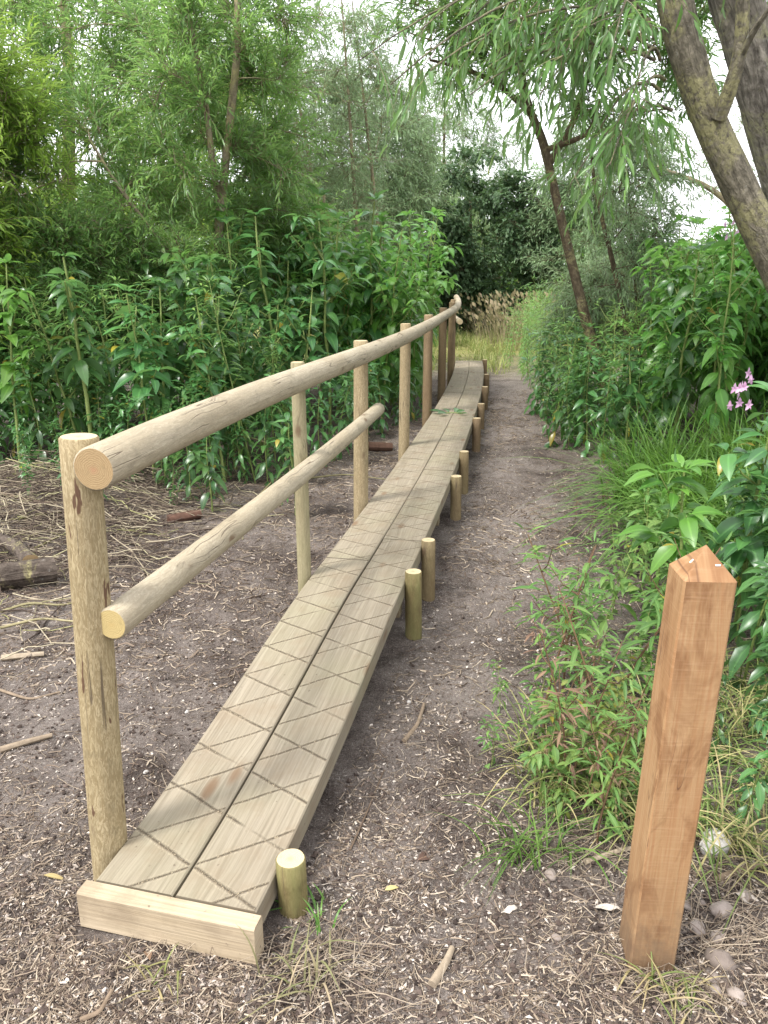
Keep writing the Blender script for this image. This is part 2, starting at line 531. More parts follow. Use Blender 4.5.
def mat_bark(name, ca, cb, lichen=0.0, ridge=1.0, scale=1.0, lcol=(0.30, 0.27, 0.13)):
    m, nt, out = new_mat(name)
    g = NT(nt)
    uv = g.n('UVMap', uv_map='UVMap').outputs[0]
    tc = g.n('TexCoord').outputs['Object']
    r = g.noise(g.mapping(uv, (7.0 * scale, 32.0 * scale, 1)), 1.0, 6, 0.65, 0.9)
    n2 = g.noise(tc, 26.0 * scale, 5, 0.65)
    col = g.mix(g.ramp(r, [(0.35, 0), (0.62, 1)]), ca, cb)
    col = g.mix(g.ramp(n2, [(0.4, 0.5), (0.6, 0.0)]), col, [c * 0.5 for c in ca])
    if lichen:
        l1 = g.noise(tc, 4.5, 5, 0.7, 0.6)
        l2 = g.noise(tc, 34.0, 4, 0.7)
        li = g.math('MULTIPLY', g.ramp(l1, [(0.52 - lichen * 0.1, 0), (0.62 - lichen * 0.1, 1)]), g.ramp(l2, [(0.40, 0), (0.52, 1)]))
        col = g.mix(g.math('MULTIPLY', li, 0.85), col, lcol)
        l3 = g.noise(g.mapping(tc, (1, 1, 1), (7, 3, 1)), 13.0, 4, 0.7)
        col = g.mix(g.ramp(l3, [(0.62, 0), (0.70, 0.5)]), col, (0.33, 0.33, 0.30))
    h = g.math('ADD', g.math('MULTIPLY', r, 1.0), g.math('MULTIPLY', n2, 0.5))
    g.principled(out, col, 0.85, g.bump(h, 0.9 * ridge, 0.02), 0.15)
    return m


def mat_ground():
    m, nt, out = new_mat('trodden_soil')
    g = NT(nt)
    tc = g.n('TexCoord').outputs['Object']
    sx = g.n('SeparateXYZ', i={0: tc})
    x, y = sx.outputs[0], sx.outputs[1]
    n1 = g.noise(tc, 1.1, 5, 0.6)
    n2 = g.noise(tc, 9.0, 6, 0.65)
    n3 = g.noise(tc, 70.0, 5, 0.7)
    n4 = g.noise(tc, 240.0, 3, 0.7)
    soil = g.mix(g.ramp(n2, [(0.3, 0), (0.7, 1)]), (0.074, 0.060, 0.051), (0.172, 0.142, 0.122))
    soil = g.mix(g.ramp(n3, [(0.38, 0.8), (0.58, 0.0)]), soil, (0.040, 0.030, 0.026))
    soil = g.mix(g.ramp(n4, [(0.52, 0.0), (0.68, 0.75)]), soil, (0.30, 0.25, 0.215))
    # dry shredded wood trodden into the soil, thicker along the path
    dryn = g.math('ADD', n1, g.math('MULTIPLY', g.math('SUBTRACT', n2, 0.5), 0.45))
    # the trodden line beside the boards is the driest
    tx = g.math('SUBTRACT', x, g.math('MULTIPLY_ADD', g.math('SUBTRACT', y, 1.5), 0.175, 0.22))
    tx = g.math('ADD', tx, g.math('MULTIPLY', g.math('SUBTRACT', n2, 0.5), 0.5))
    worn = g.ramp(g.math('MULTIPLY', g.math('ABSOLUTE', tx), 1.6), [(0.0, 1.0), (0.75, 0.0)])
    worn = g.math('MULTIPLY', worn, g.ramp(g.math('DIVIDE', y, 10.0), [(0.22, 0.0), (0.36, 1.0)]))
    dryn = g.math('ADD', dryn, g.math('MULTIPLY', worn, 0.20))
    dry = g.ramp(dryn, [(0.44, 0), (0.64, 1)])
    soil = g.mix(g.math('MULTIPLY', dry, 0.5), soil, (0.22, 0.188, 0.166))
    damp = g.ramp(g.noise(g.mapping(tc, (1, 1, 1), (4.2, 9.1, 0)), 2.1, 4, 0.6), [(0.48, 0), (0.60, 0.8)])
    soil = g.mix(damp, soil, g.mix(1.0, soil, (0.45, 0.41, 0.39), 'MULTIPLY'))
    fib = g.noise(g.mapping(tc, (45, 150, 60)), 1.0, 4, 0.75, 1.8)
    fib2 = g.noise(g.mapping(tc, (150, 48, 60), (3, 5, 0)), 1.0, 4, 0.75, 1.8)
    fb = g.math('MAXIMUM', g.ramp(fib, [(0.55, 0), (0.63, 1)]), g.ramp(fib2, [(0.55, 0), (0.63, 1)]))
    soil = g.mix(g.math('MULTIPLY', fb, g.math('MULTIPLY_ADD', dry, 0.6, 0.32)), soil, (0.45, 0.405, 0.36))
    vo = g.n('TexVoronoi', i={'Vector': tc, 'Scale': 95.0})
    fl = g.ramp(vo.outputs['Distance'], [(0.14, 1), (0.20, 0)])
    pick = g.math('GREATER_THAN', g.n('SeparateColor', i={0: vo.outputs['Color']}).outputs[0], 0.86)
    soil = g.mix(g.math('MULTIPLY', g.math('MULTIPLY', fl, pick), 0.8), soil, (0.46, 0.42, 0.37))
    # beyond the boards the path runs into yellow grass, elsewhere green growth
    gr = g.noise(tc, 14.0, 5, 0.7)
    grass = g.mix(g.ramp(gr, [(0.35, 0), (0.65, 1)]), (0.09, 0.12, 0.03), (0.34, 0.30, 0.12))
    yy = g.math('ADD', y, g.math('MULTIPLY', n1, 5.0))
    soil = g.mix(g.ramp(g.math('DIVIDE', yy, 40.0), [(0.36, 0), (0.47, 1)]), soil, grass)
    h = g.math('ADD', g.math('MULTIPLY', n3, 1.0), g.math('MULTIPLY', n4, 0.5))
    h = g.math('ADD', h, g.math('MULTIPLY', fb, 0.25))
    g.principled(out, soil, 0.95, g.bump(h, 0.9, 0.012), 0.1)
    return m


M = {}
M['plank'] = mat_plank('treated_planks', (0.200, 0.168, 0.119), (0.282, 0.247, 0.185))
M['end'] = mat_plank('pale_end_board', (0.36, 0.283, 0.185), (0.45, 0.37, 0.262), grooves=False, green=0.05)
M['post'] = mat_round('peeled_posts', (0.30, 0.238, 0.137), (0.375, 0.308, 0.192), bark=0.06, mott=0.65)
M['post_dark'] = mat_round('weathered_posts', (0.200, 0.140, 0.081), (0.281, 0.208, 0.123), bark=0.02, mott=0.5)
M['rail'] = mat_round('smooth_rails', (0.315, 0.268, 0.185), (0.40, 0.352, 0.262), bark=-0.03, mott=0.35)
M['post_pale'] = mat_round('smooth_pale_post', (0.27, 0.235, 0.14), (0.34, 0.30, 0.19), bark=-0.03, mott=0.3, green=0.2)
M['stump'] = mat_round('green_tinged_stumps', (0.177, 0.141, 0.062), (0.243, 0.190, 0.092), bark=0.03, mott=0.5, green=0.55)
M['grain_pale'] = mat_endgrain('pale_end_grain', (0.480, 0.400, 0.248), (0.344, 0.248, 0.128), (0.336, 0.176, 0.096))
M['grain_rail'] = mat_endgrain('rail_end_grain', (0.335, 0.242, 0.129), (0.195, 0.121, 0.058), (0.328, 0.156, 0.094))
M['grain_yellow'] = mat_endgrain('yellow_end_grain', (0.42, 0.33, 0.15), (0.30, 0.215, 0.09), (0.38, 0.27, 0.11))
M['beam'] = mat_plank('dark_bearers', (0.17, 0.13, 0.085), (0.23, 0.18, 0.115), grooves=False)
M['marker'] = mat_post()
M['ground'] = mat_ground()
M['bark_pale'] = mat_bark('pale_brown_bark', (0.175, 0.145, 0.095), (0.30, 0.255, 0.175), 0.3, 0.6)
M['bark_brown'] = mat_bark('brown_bark', (0.085, 0.064, 0.043), (0.17, 0.13, 0.085), 0.15, 0.9)
M['bark_lichen'] = mat_bark('lichened_bark', (0.105, 0.093, 0.068), (0.27, 0.24, 0.18), 0.6, 1.8, lcol=(0.31, 0.29, 0.15))
M['bark_ridged'] = mat_bark('ridged_grey_bark', (0.085, 0.074, 0.062), (0.36, 0.325, 0.275), 0.2, 2.2, 0.6, lcol=(0.30, 0.29, 0.17))
M['bark_log'] = mat_bark('old_log_bark', (0.055, 0.042, 0.033), (0.13, 0.105, 0.085), 0.3, 1.2)
M['stem_green'] = mat_var('green_stems', [(0, (0.14, 0.21, 0.05)), (0.6, (0.23, 0.28, 0.09)), (1, (0.17, 0.10, 0.06))], 0.6, 0.25, 60, 0.3)
M['stem_brown'] = mat_var('brown_stems', [(0, (0.10, 0.06, 0.035)), (1, (0.21, 0.13, 0.075))], 0.8)
M['willow'] = mat_leaf('willow_leaf', [(0.069, 0.155, 0.045), (0.112, 0.231, 0.059), (0.183, 0.329, 0.084)], (0.364, 0.616, 0.084), (0.183, 0.295, 0.140), 0.46, 0.38, spec=0.45)
M['willow_bright'] = mat_leaf('bright_willow_leaf', [(0.113, 0.216, 0.033), (0.189, 0.316, 0.044), (0.292, 0.430, 0.069)], (0.481, 0.683, 0.076), (0.216, 0.329, 0.101), 0.5, 0.4, 0.01)
M['willow_pale'] = mat_leaf('pale_willow_leaf', [(0.119, 0.192, 0.092), (0.172, 0.264, 0.126), (0.251, 0.350, 0.179)], (0.290, 0.422, 0.145), (0.264, 0.343, 0.224))
M['willow_near'] = mat_leaf('hanging_willow_leaf', [(0.040, 0.105, 0.030), (0.075, 0.170, 0.042), (0.140, 0.260, 0.065)], (0.26, 0.46, 0.07), (0.14, 0.22, 0.10), 0.45, 0.36, 0.015, spec=0.5)
M['dark'] = mat_leaf('dark_tree_leaf', [(0.042, 0.082, 0.038), (0.065, 0.120, 0.052), (0.10, 0.165, 0.075)], (0.13, 0.22, 0.06), None, 0.34)
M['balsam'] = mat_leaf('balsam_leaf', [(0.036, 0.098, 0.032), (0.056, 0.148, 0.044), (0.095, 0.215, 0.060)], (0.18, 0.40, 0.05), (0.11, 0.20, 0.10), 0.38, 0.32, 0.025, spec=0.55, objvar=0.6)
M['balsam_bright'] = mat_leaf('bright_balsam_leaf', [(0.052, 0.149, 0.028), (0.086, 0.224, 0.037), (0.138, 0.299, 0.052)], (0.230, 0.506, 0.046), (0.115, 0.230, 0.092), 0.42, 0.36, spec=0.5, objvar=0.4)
M['weed'] = mat_leaf('weed_leaf', [(0.064, 0.139, 0.035), (0.105, 0.202, 0.052), (0.174, 0.272, 0.069)], (0.254, 0.416, 0.069), (0.128, 0.208, 0.092), 0.4, 0.5, 0.03)
M['mugwort'] = mat_leaf('yellow_green_weed_leaf', [(0.13, 0.18, 0.04), (0.18, 0.23, 0.055), (0.24, 0.26, 0.07)], (0.3, 0.36, 0.08), None, 0.4)
M['dead'] = mat_leaf('withered_leaf', [(0.08, 0.05, 0.035), (0.15, 0.09, 0.06), (0.25, 0.17, 0.10)], (0.2, 0.1, 0.05), None, 0.2, 0.8)
M['grass'] = mat_leaf('grass_blade', [(0.05, 0.12, 0.022), (0.085, 0.18, 0.032), (0.16, 0.27, 0.06)], (0.22, 0.42, 0.05), None, 0.38, 0.4)
M['grass_mixed'] = mat_leaf('mixed_grass_blade', [(0.07, 0.14, 0.025), (0.15, 0.2, 0.05), (0.36, 0.30, 0.14), (0.46, 0.39, 0.24)], (0.3, 0.36, 0.1), None, 0.3, 0.6)
M['hay'] = mat_leaf('dry_grass_stalk', [(0.13, 0.18, 0.06), (0.26, 0.24, 0.12), (0.42, 0.34, 0.22)], (0.4, 0.35, 0.18), None, 0.3, 0.7)
M['chips'] = mat_var('loose_wood_chips', [(0, (0.06, 0.045, 0.037)), (0.3, (0.15, 0.118, 0.095)), (0.6, (0.32, 0.27, 0.225)), (1, (0.55, 0.495, 0.43))], 0.9, 0.4, 90)
M['straw'] = mat_var('bleached_straw', [(0, (0.075, 0.052, 0.04)), (0.4, (0.17, 0.128, 0.095)), (0.75, (0.28, 0.225, 0.165)), (1, (0.44, 0.37, 0.28))], 0.8, 0.3, 40)
M['brush'] = mat_var('dead_brushwood', [(0, (0.05, 0.037, 0.03)), (0.4, (0.12, 0.09, 0.07)), (0.7, (0.27, 0.225, 0.16)), (0.9, (0.42, 0.37, 0.26)), (1, (0.30, 0.30, 0.12))], 0.85, 0.4, 50)
M['crumb'] = mat_var('soil_clods', [(0, (0.03, 0.023, 0.02)), (0.7, (0.085, 0.064, 0.053)), (1, (0.16, 0.125, 0.105))], 0.95, 0.5, 60)
M['stone'] = mat_var('brown_pebble', [(0, (0.16, 0.13, 0.11)), (1, (0.33, 0.28, 0.245))], 0.75, 0.4, 30, 0.3)
M['white_stone'] = mat_var('white_chalky_rock', [(0, (0.5, 0.48, 0.45)), (1, (0.6, 0.58, 0.55))], 0.8, 0.75, 22, 0.3)
M['stick'] = mat_var('fallen_stick_bark', [(0, (0.10, 0.07, 0.05)), (0.5, (0.2, 0.15, 0.105)), (1, (0.36, 0.30, 0.22))], 0.85, 0.5, 35)
M['cut_stem'] = mat_var('cut_yellow_stem', [(0, (0.16, 0.145, 0.065)), (1, (0.27, 0.235, 0.125))], 0.6, 0.4, 25, 0.3)
M['redlog'] = mat_var('red_brown_log', [(0, (0.11, 0.06, 0.043)), (1, (0.20, 0.13, 0.09))], 0.85, 0.6, 25)
M['pink'] = mat_leaf('pink_petal', [(0.42, 0.21, 0.36), (0.50, 0.30, 0.45), (0.56, 0.40, 0.52)], (0.6, 0.38, 0.55), None, 0.35)
M['yellow_leaf'] = mat_leaf('fallen_yellow_leaf', [(0.34, 0.27, 0.10), (0.40, 0.33, 0.15)], (0.4, 0.32, 0.1), None, 0.2)
M['staple'] = mat_var('white_plastic_tag', [(0, (0.8, 0.8, 0.8)), (1, (0.85, 0.85, 0.85))], 0.5, 0.0)

# ------------------------------------------------------------------ ground
def axis(dense0, dense1, step, lo, hi, grow=1.16):
    a = list(np.arange(dense0, dense1 + 1e-6, step))
    s = step
    while a[-1] < hi:
        s *= grow
        a.append(a[-1] + s)
    s = step
    while a[0] > lo:
        s *= grow
        a.insert(0, a[0] - s)
    return np.array(a)


gx = axis(-2.6, 2.4, 0.022, -500, 500, 1.12)
gy = axis(0.7, 6.0, 0.022, -60, 700, 1.10)
XX, YY = np.meshgrid(gx, gy)
ZZ = gz(XX, YY)
nx, ny = len(gx), len(gy)
ii = np.arange(ny - 1)[:, None] * nx + np.arange(nx - 1)[None]
mb = MB()
mb.add(np.stack([XX, YY, ZZ], -1), np.stack([ii, ii + 1, ii + nx + 1, ii + nx], -1).reshape(-1, 4))
tag(mb.build('ground', M['ground']), kind='structure')

# ------------------------------------------------------------------ boardwalk
def deck_z(Y):
    Y = np.asarray(Y, float)
    t = np.clip((Y - 1.4) / 1.8, 0, 1)
    return 0.125 + 0.125 * t * t * (3 - 2 * t)


# deck centre line, metres (x, y)
DC = np.array([(-0.475, 1.50), (-0.27, 2.20), (-0.07, 2.90), (0.11, 3.60), (0.335, 4.60), (0.56, 5.70), (0.77, 6.90),
               (0.95, 8.20), (1.07, 9.50), (1.135, 10.9), (1.16, 12.3)])
RE = [(262, 908), (277, 893), (299, 827), (333, 750), (377, 638), (402, 589), (420.6, 542), (436, 505.5), (452, 471.7), (469, 432.6),
      (476.5, 406.6), (481, 388), (483, 374), (482.5, 360.5)]
LE = [(90.5, 881.5), (160, 783), (221, 706), (258, 655), (299, 597), (335, 552), (363, 511), (395, 466), (422, 430), (433.6, 411),
      (445, 391), (453, 378), (456, 360.5)]


def edge(ps):
    o = []
    for p in ps:
        z = 0.2
        for _ in range(12):
            q = at(p[0], p[1], z)
            z = float(deck_z(q[1]))
        o.append(q)
    return np.array(o)


REP, LEP = edge(RE), edge(LE)
# one smooth centre line through the mean of both edges
ys = np.linspace(1.50, 12.2, 60)
cx = 0.5 * (np.interp(ys, REP[:, 1], REP[:, 0]) + np.interp(ys, LEP[:, 1], LEP[:, 0]))
pc = np.polyfit(ys, cx, 5)
HALF = 0.205


def smooth_path(n=240):
    y = np.linspace(1.425, 12.05, n)
    p = np.stack([np.polyval(pc, y), y, deck_z(y)], -1)
    return p


PATH = smooth_path()
# start square to the first stretch: slide the start along the axis of the deck
PS = np.r_[0, np.cumsum(np.linalg.norm(np.diff(PATH, axis=0), axis=1))]
PT = norm(np.gradient(PATH, axis=0))
PSIDE = norm(np.stack([PT[:, 1], -PT[:, 0], np.zeros(len(PT))], -1))
PUP = np.cross(PSIDE, PT)


def deck_pt(s, t, dz=0.0):
    s = np.asarray(s, float)
    g = lambda A: np.stack([np.interp(s, PS, A[:, k]) for k in range(3)], -1)
    return g(PATH) + g(PSIDE) * np.asarray(t)[..., None] + g(PUP) * np.asarray(dz)[..., None]


LENGTH = PS[-1]
walk = empty('boardwalk', (PATH[0][0], PATH[0][1], 0))
tag(walk, 'long narrow plank boardwalk with crosshatched grip cuts curving away over bare soil', 'boardwalk')
inv = np.array(walk.location)


def plank(s0, s1, t0, t1, thick=0.072, dz=0.0, name='plank'):
    mb = MB()
    n = max(2, int((s1 - s0) / 0.12))
    ss = np.linspace(s0, s1, n)
    b = 0.004
    prof = [(t0 + b, 0), (t1 - b, 0), (t1, -b), (t1, -thick + b), (t1 - b, -thick), (t0 + b, -thick), (t0, -thick + b), (t0, -b)]
    # subdivide the top across so that the board can cup a little
    P, U = [], []
    per = [0.0]
    for j in range(8):
        per.append(per[-1] + math.dist(prof[j], prof[(j + 1) % 8]))
    for s in ss:
        for j in range(9):
            t, z = prof[j % 8]
            P.append((s, t, z + dz)); U.append((s, t0 + b + per[j]))
    P = np.array(P)
    wob = 0.0015 * np.sin(P[:, 0] * 2.3 + t0 * 40)
    V = deck_pt(P[:, 0], P[:, 1], P[:, 2] + wob) - inv
    i = np.arange(n - 1)[:, None] * 9 + np.arange(8)[None]
    f = np.stack([i, i + 9, i + 10, i + 1], -1).reshape(-1, 4)
    mb.add(V, f, U)
    for e, rev in ((0, False), (n - 1, True)):
        o = list(range(8))
        W = V[e * 9:e * 9 + 8]
        mb.add(W, [o[::-1] if rev else o], [(p[0] * 0.5 + 5, p[1]) for p in prof])
    return mb.build(name, M['plank'], walk, smooth=False)


gap = 0.004
cutsL = [0.046, 1.98, 4.05, 5.6, 7.4, 9.1, LENGTH]
cutsR = [0.046, 2.30, 3.75, 5.9, 7.6, 9.3, LENGTH]
for cuts, sd in ((cutsL, -1), (cutsR, 1)):
    for k in range(len(cuts) - 1):
        g0 = gap if k == 0 else 0.002
        a, b = (-HALF, -g0) if sd < 0 else (g0, HALF)
        plank(cuts[k] + 0.0035, cuts[k + 1] - 0.0035, a, b, dz=0.0015 * ((k * 7 + (sd > 0) * 3) % 3 - 1))
# pale board closing the near end, standing on its edge
mb = MB()
fr = deck_pt(np.array([0.0]), np.array([0.0]))[0] - inv
box(mb, (-0.222, -0.002, -0.100), (0.222, 0.044, 0.002), bev=0.005, uvax=0)
ca = math.atan2(PSIDE[0][1], PSIDE[0][0])
eb = mb.build('end_board', M['end'], walk, smooth=False, loc=fr)
eb.rotation_euler = (0, 0, ca)
tag(eb, label='pale new board closing the near end')
# bearers under the deck, one by each pair of stumps
BEAR = [1.75, 3.05, 4.4, 5.8, 7.4, 8.8, 10.0]
for s in BEAR:
    mb = MB()
    box(mb, (-0.19, -0.035, -0.075), (0.19, 0.035, 0.0), bev=0.004, uvax=0)
    p = deck_pt(np.array([s]), np.array([0.0]), np.array([-0.078]))[0] - inv
    o = mb.build('bearer', M['beam'], walk, smooth=False, loc=p)
    q = np.array([np.interp(s, PS, PSIDE[:, k]) for k in range(2)])
    o.rotation_euler = (0, 0, math.atan2(q[1], q[0]))
# stumps that carry the deck along its right edge
ST = [(291, 912, 849, 0.036, 'post'), (412, 634, 573, 0.036, 'stump'), (428, 592, 537, 0.034, 'post_dark2'), (457, 515, 464, 0.036, 'post_dark2'),
      (463.5, 490, 450, 0.034, 'post_dark2'), (476.5, 449, 412, 0.038, 'post_dark'), (481.5, 430, 404, 0.036, 'post_dark'),
      (485.5, 412, 384, 0.038, 'post_dark'), (486.5, 396, 372, 0.038, 'post_dark'), (486.5, 376, 361, 0.038, 'post_dark')]
M['post_dark2'] = mat_round('tan_stumps', (0.211, 0.158, 0.084), (0.275, 0.211, 0.120), bark=0.03, mott=0.5, green=0.15)
for k, (px, yb, yt, r, mk) in enumerate(ST):
    B = at(px, yb, 0.0)
    # just clear of the deck edge
    i = np.argmin(np.hypot(PATH[:, 0] - B[0], PATH[:, 1] - B[1]))
    s = PS[i]
    c = deck_pt(np.array([s]), np.array([HALF + r + 0.004]))[0]
    top = float(deck_z(c[1])) + (0.03 if k else 0.028) + 0.012 * ((k * 5) % 3 - 1)
    if k == 0:
        top = 0.165
    mbt = MB()
    pts = np.array([(c[0], c[1], z) for z in np.linspace(-0.15, top, 6)])
    pts[:, 0] += np.linspace(0, 0.006 * ((k * 3) % 3 - 1), 6)
    tube(mbt, pts - inv, r, 20, 0, 1, rough=0.03, seed=k + 20, cap_start=False, bevel=0.003)
    o = mbt.build('support_post', [M['stump'] if k in (0, 1) else M[mk], M['grain_pale']], walk)
    if k == 0: tag(o, label='short greenish support stump beside the near end board')
    if k == 1: tag(o, label='mossy green support stump')
# posts carrying the left edge are hidden below: short legs
for s in (1.2, 2.4, 3.9, 5.4, 7.0, 8.6):
    c = deck_pt(np.array([s]), np.array([-HALF + 0.03]))[0]
    mbt = MB()
    tube(mbt, np.array([(c[0], c[1], z) for z in (-0.1, 0.0, c[2] - 0.08)]) - inv, 0.034, 12, 0, 1, seed=int(s * 10), cap_start=False)
    mbt.build('support_post', [M['post_dark'], M['grain_pale']], walk)

# ------------------------------------------------------------------ handrail along the left side
# (picture x of the foot, y where the foot meets the deck edge, top height, radius, material)
PO = [(107, 850, 1.168, 0.043, 'post', (-0.05, 0.0)), (304.5, 590, 1.165, 0.029, 'post_pale', (0.0, 0.0)), (360.5, 519, 1.16, 0.041, 'post', (0.01, 0)),
      (403.5, 462, 1.16, 0.040, 'post', (0.01, 0)), (427, 424, 1.15, 0.043, 'post_dark', (0, 0)), (441.5, 399, 1.15, 0.044, 'post_dark', (0, 0)),
      (450.5, 383, 1.15, 0.042, 'post_dark', (0, 0)), (457, 370, 1.16, 0.042, 'post_dark', (0, 0))]
def proj(p):
    d = np.asarray(p, float) - np.array([0, 0, CAMH])
    zc = d[..., 1] * CP - d[..., 2] * SP
    return 384 + F * d[..., 0] / zc, 512 - F * (d[..., 1] * SP + d[..., 2] * CP) / zc


feet = []
sg = np.linspace(-0.3, LENGTH, 1500)
for (px, py, top, r, mk, ln) in PO:
    c = deck_pt(np.clip(sg, 0, LENGTH), np.full(len(sg), -HALF - r - 0.005))
    c = c + np.where(sg[:, None] < 0, PT[0] * sg[:, None], 0)
    u, v = proj(c)
    k = np.argmin(np.abs(u - px) + 0.15 * np.abs(v - py))
    feet.append(c[k])
feet = np.array(feet)
rail_root = empty('handrail', (feet[0][0], feet[0][1], 0))
tag(rail_root, 'round timber handrail on peeled log posts along the left of the boardwalk', 'handrail')
rinv = np.array(rail_root.location)
tops = []
for k, ((px, py, top, r, mk, ln), c) in enumerate(zip(PO, feet)):
    zs = np.linspace(-0.2, top, 12)
    tl = np.clip(zs / top, 0, 1)
    pts = np.stack([c[0] + ln[0] * tl, c[1] + ln[1] * tl, zs], -1)
    tops.append(pts[-1])
    if k == 0:
        pts[:, 0] = c[0] + (atY(78, 428, c[1])[0] - c[0]) * tl
        tops[-1] = pts[-1]
    mbt = MB()
    rr = r * (1.04 - 0.07 * tl)
    tube(mbt, pts - rinv, rr, 24, 0, 1, rough=0.035, seed=k + 3, cap_start=False, bevel=0.004)
    mat = M[mk]
    if k == 0:
        M['post_bark'] = mat_round('peeled_post_with_bark_strips', (0.33, 0.265, 0.15), (0.41, 0.34, 0.21), bark=0.125, mott=0.8)
        mat = M['post_bark']
    o = mbt.build('rail_post', [mat, M['grain_pale']], rail_root)
    if k == 0: tag(o, label='nearest peeled post with dark bark strips near its foot')
    if k == 1: tag(o, label='thinnest post of the handrail')
tops = np.array(tops)
# top rail: lies against the walking side of the posts
RC = np.array([(98, 464), (197, 413.5), (303.5, 372), (361, 350.5), (404, 332), (427, 320.5), (442, 312), (450, 306), (457, 300.5), (461, 297.5)])
RR = np.array([0.047, 0.047, 0.046, 0.046, 0.045, 0.045, 0.044, 0.043, 0.042, 0.042])
side0 = lambda Y: np.array([np.interp(Y, PATH[:, 1], PSIDE[:, k]) for k in range(3)])
Yr = [tops[0][1] - 0.035, None, tops[1][1], tops[2][1], tops[3][1], tops[4][1], tops[5][1], tops[6][1], tops[7][1], tops[7][1] + 0.7]
Yr[1] = 0.5 * (Yr[0] + Yr[2]) * 0.93
rp = []
for (px, py), Y, r in zip(RC, Yr, RR):
    rp.append(atY(px, py, Y))
rp = np.array(rp)
# sit the rail against the posts: fix its plan position from the posts, keep its height
def fair(P, n, deg=4):
    s = np.r_[0, np.cumsum(np.linalg.norm(np.diff(P[:, :2], axis=0), axis=1))]
    q = np.linspace(0, s[-1], n)
    out = []
    for k in range(3):
        c = np.polyfit(s, P[:, k], deg)
        out.append(np.polyval(c, q))
    return np.stack(out, -1)


plan = []
for k, Y in enumerate(Yr):
    tx = np.interp(Y, tops[:, 1], tops[:, 0])
    r_post = np.interp(Y, tops[:, 1], [p[3] for p in PO])
    if Y > tops[-1][1]:
        tx = tops[-1][0] + (Y - tops[-1][1]) * 0.04
    sd = side0(Y)
    off = r_post + RR[k] - (0.036, 0.022)[k] if k < 2 else r_post + RR[k] - 0.012
    plan.append((tx + sd[0] * off, Y + sd[1] * off - (0.03 if k == 0 else 0), rp[k][2]))
plan = np.array(plan)
RAILPTS = fair(plan, 70, 5)
mbt = MB()
tube(mbt, RAILPTS - rinv, np.linspace(0.048, 0.042, 70), 28, 0, 1, rough=0.03, seed=2, bevel=0.004)
tag(mbt.build('top_rail', [M['rail'], M['grain_rail']], rail_root), label='long smooth top rail, its sawn end showing growth rings')
# low rail from the first to the third post
a = atY(111, 622, feet[0][1] - 0.02)
b = atY(371, 408, feet[2][1] + 0.12)
sdv = side0(2.5)
p0 = np.array([tops[0][0], tops[0][1], 0]) * 0.5 + np.array([feet[0][0], feet[0][1], 0]) * 0.5
p0 = p0 + sdv * (0.043 + 0.019); p0[2] = a[2]; p0[1] -= 0.02
p2 = 0.5 * (tops[2] + feet[2]) + side0(feet[2][1]) * (0.041 + 0.03)
p2[1] += 0.10; p2[0] += 0.03; p2[2] = b[2]
q = np.linspace(0, 1, 30)[:, None]
low = p0 * (1 - q) + p2 * q + np.array([0, 0, -0.012]) * np.sin(q * PI)
mbt = MB()
tube(mbt, low - rinv, np.linspace(0.039, 0.036, 30), 24, 0, 1, rough=0.03, seed=8, bevel=0.004)
tag(mbt.build('lower_rail', [M['rail'], M['grain_yellow']], rail_root), label='lower rail ending past the third post')
# and a second low rail starting near the far end
f7, f6 = feet[7], feet[6]
a = f7 + side0(f7[1]) * 0.08; a[2] = 0.86; a[1] -= 0.25
b = a + np.array([0.05, 1.6, -0.02])
mbt = MB()
tube(mbt, np.linspace(a, b, 8) - rinv, 0.042, 16, 0, 1, seed=9, bevel=0.004)
mbt.build('lower_rail', [M['rail'], M['grain_pale']], rail_root)

# ------------------------------------------------------------------ square wooden marker post
pb = at(652, 958, 0.0)
PX, PY, W = 0.603, 1.425, 0.050
zt = 1.0
CAPH, LEAN = 0.058, 0.020
root = empty('marker_post', (PX, PY, float(gz(PX, PY))), math.radians(-3))
tag(root, 'square orange brown timber post with a pointed top beside the weeds', 'post')
mb = MB()
b = 0.004
prof = [(-W + b, -W), (W - b, -W), (W, -W + b), (W, W - b), (W - b, W), (-W + b, W), (-W, W - b), (-W, -W + b)]
per = np.r_[0, np.cumsum([math.dist(prof[j], prof[(j + 1) % 8]) for j in range(8)])]
zs = [-0.25, 0.0, 0.35, 0.7, zt - CAPH]
V, U = [], []
for z in zs:
    for j in range(9):
        V.append((prof[j % 8][0] + LEAN * z, prof[j % 8][1], z)); U.append((z, per[j]))
f = [(r * 9 + j, r * 9 + j + 1, r * 9 + j + 10, r * 9 + j + 9) for r in range(len(zs) - 1) for j in range(8)]
mb.add(V, f, U)
# the four-sided point, each face with its own corners
Vt = [(p[0] + LEAN * (zt - CAPH), p[1], zt - CAPH) for p in prof] + [(LEAN * zt, 0, zt)]
for j in range(8):
    tri = [Vt[j], Vt[(j + 1) % 8], Vt[8]]
    mb.add(tri, [(0, 1, 2)], [(zt + 2 + p[1] * 0.6, p[0] + 0.3) for p in tri])
mb.build('shaft', M['marker'], root, smooth=False)
for (x, y) in ((-0.027, -0.010), (0.016, -0.028)):
    mb = MB()
    box(mb, (-0.0045, -0.0015, -0.001), (0.0045, 0.0015, 0.002), bev=0.0007)
    zc = zt - CAPH * max(abs(x), abs(y)) / W
    o = mb.build('staple', M['staple'], root, smooth=False, loc=(x + LEAN * zt, y, zc + 0.0005))
    o.rotation_euler = (math.radians(49) if abs(y) > abs(x) else 0, math.radians(49 if x > 0 else -49) if abs(x) >= abs(y) else 0, 0.0)

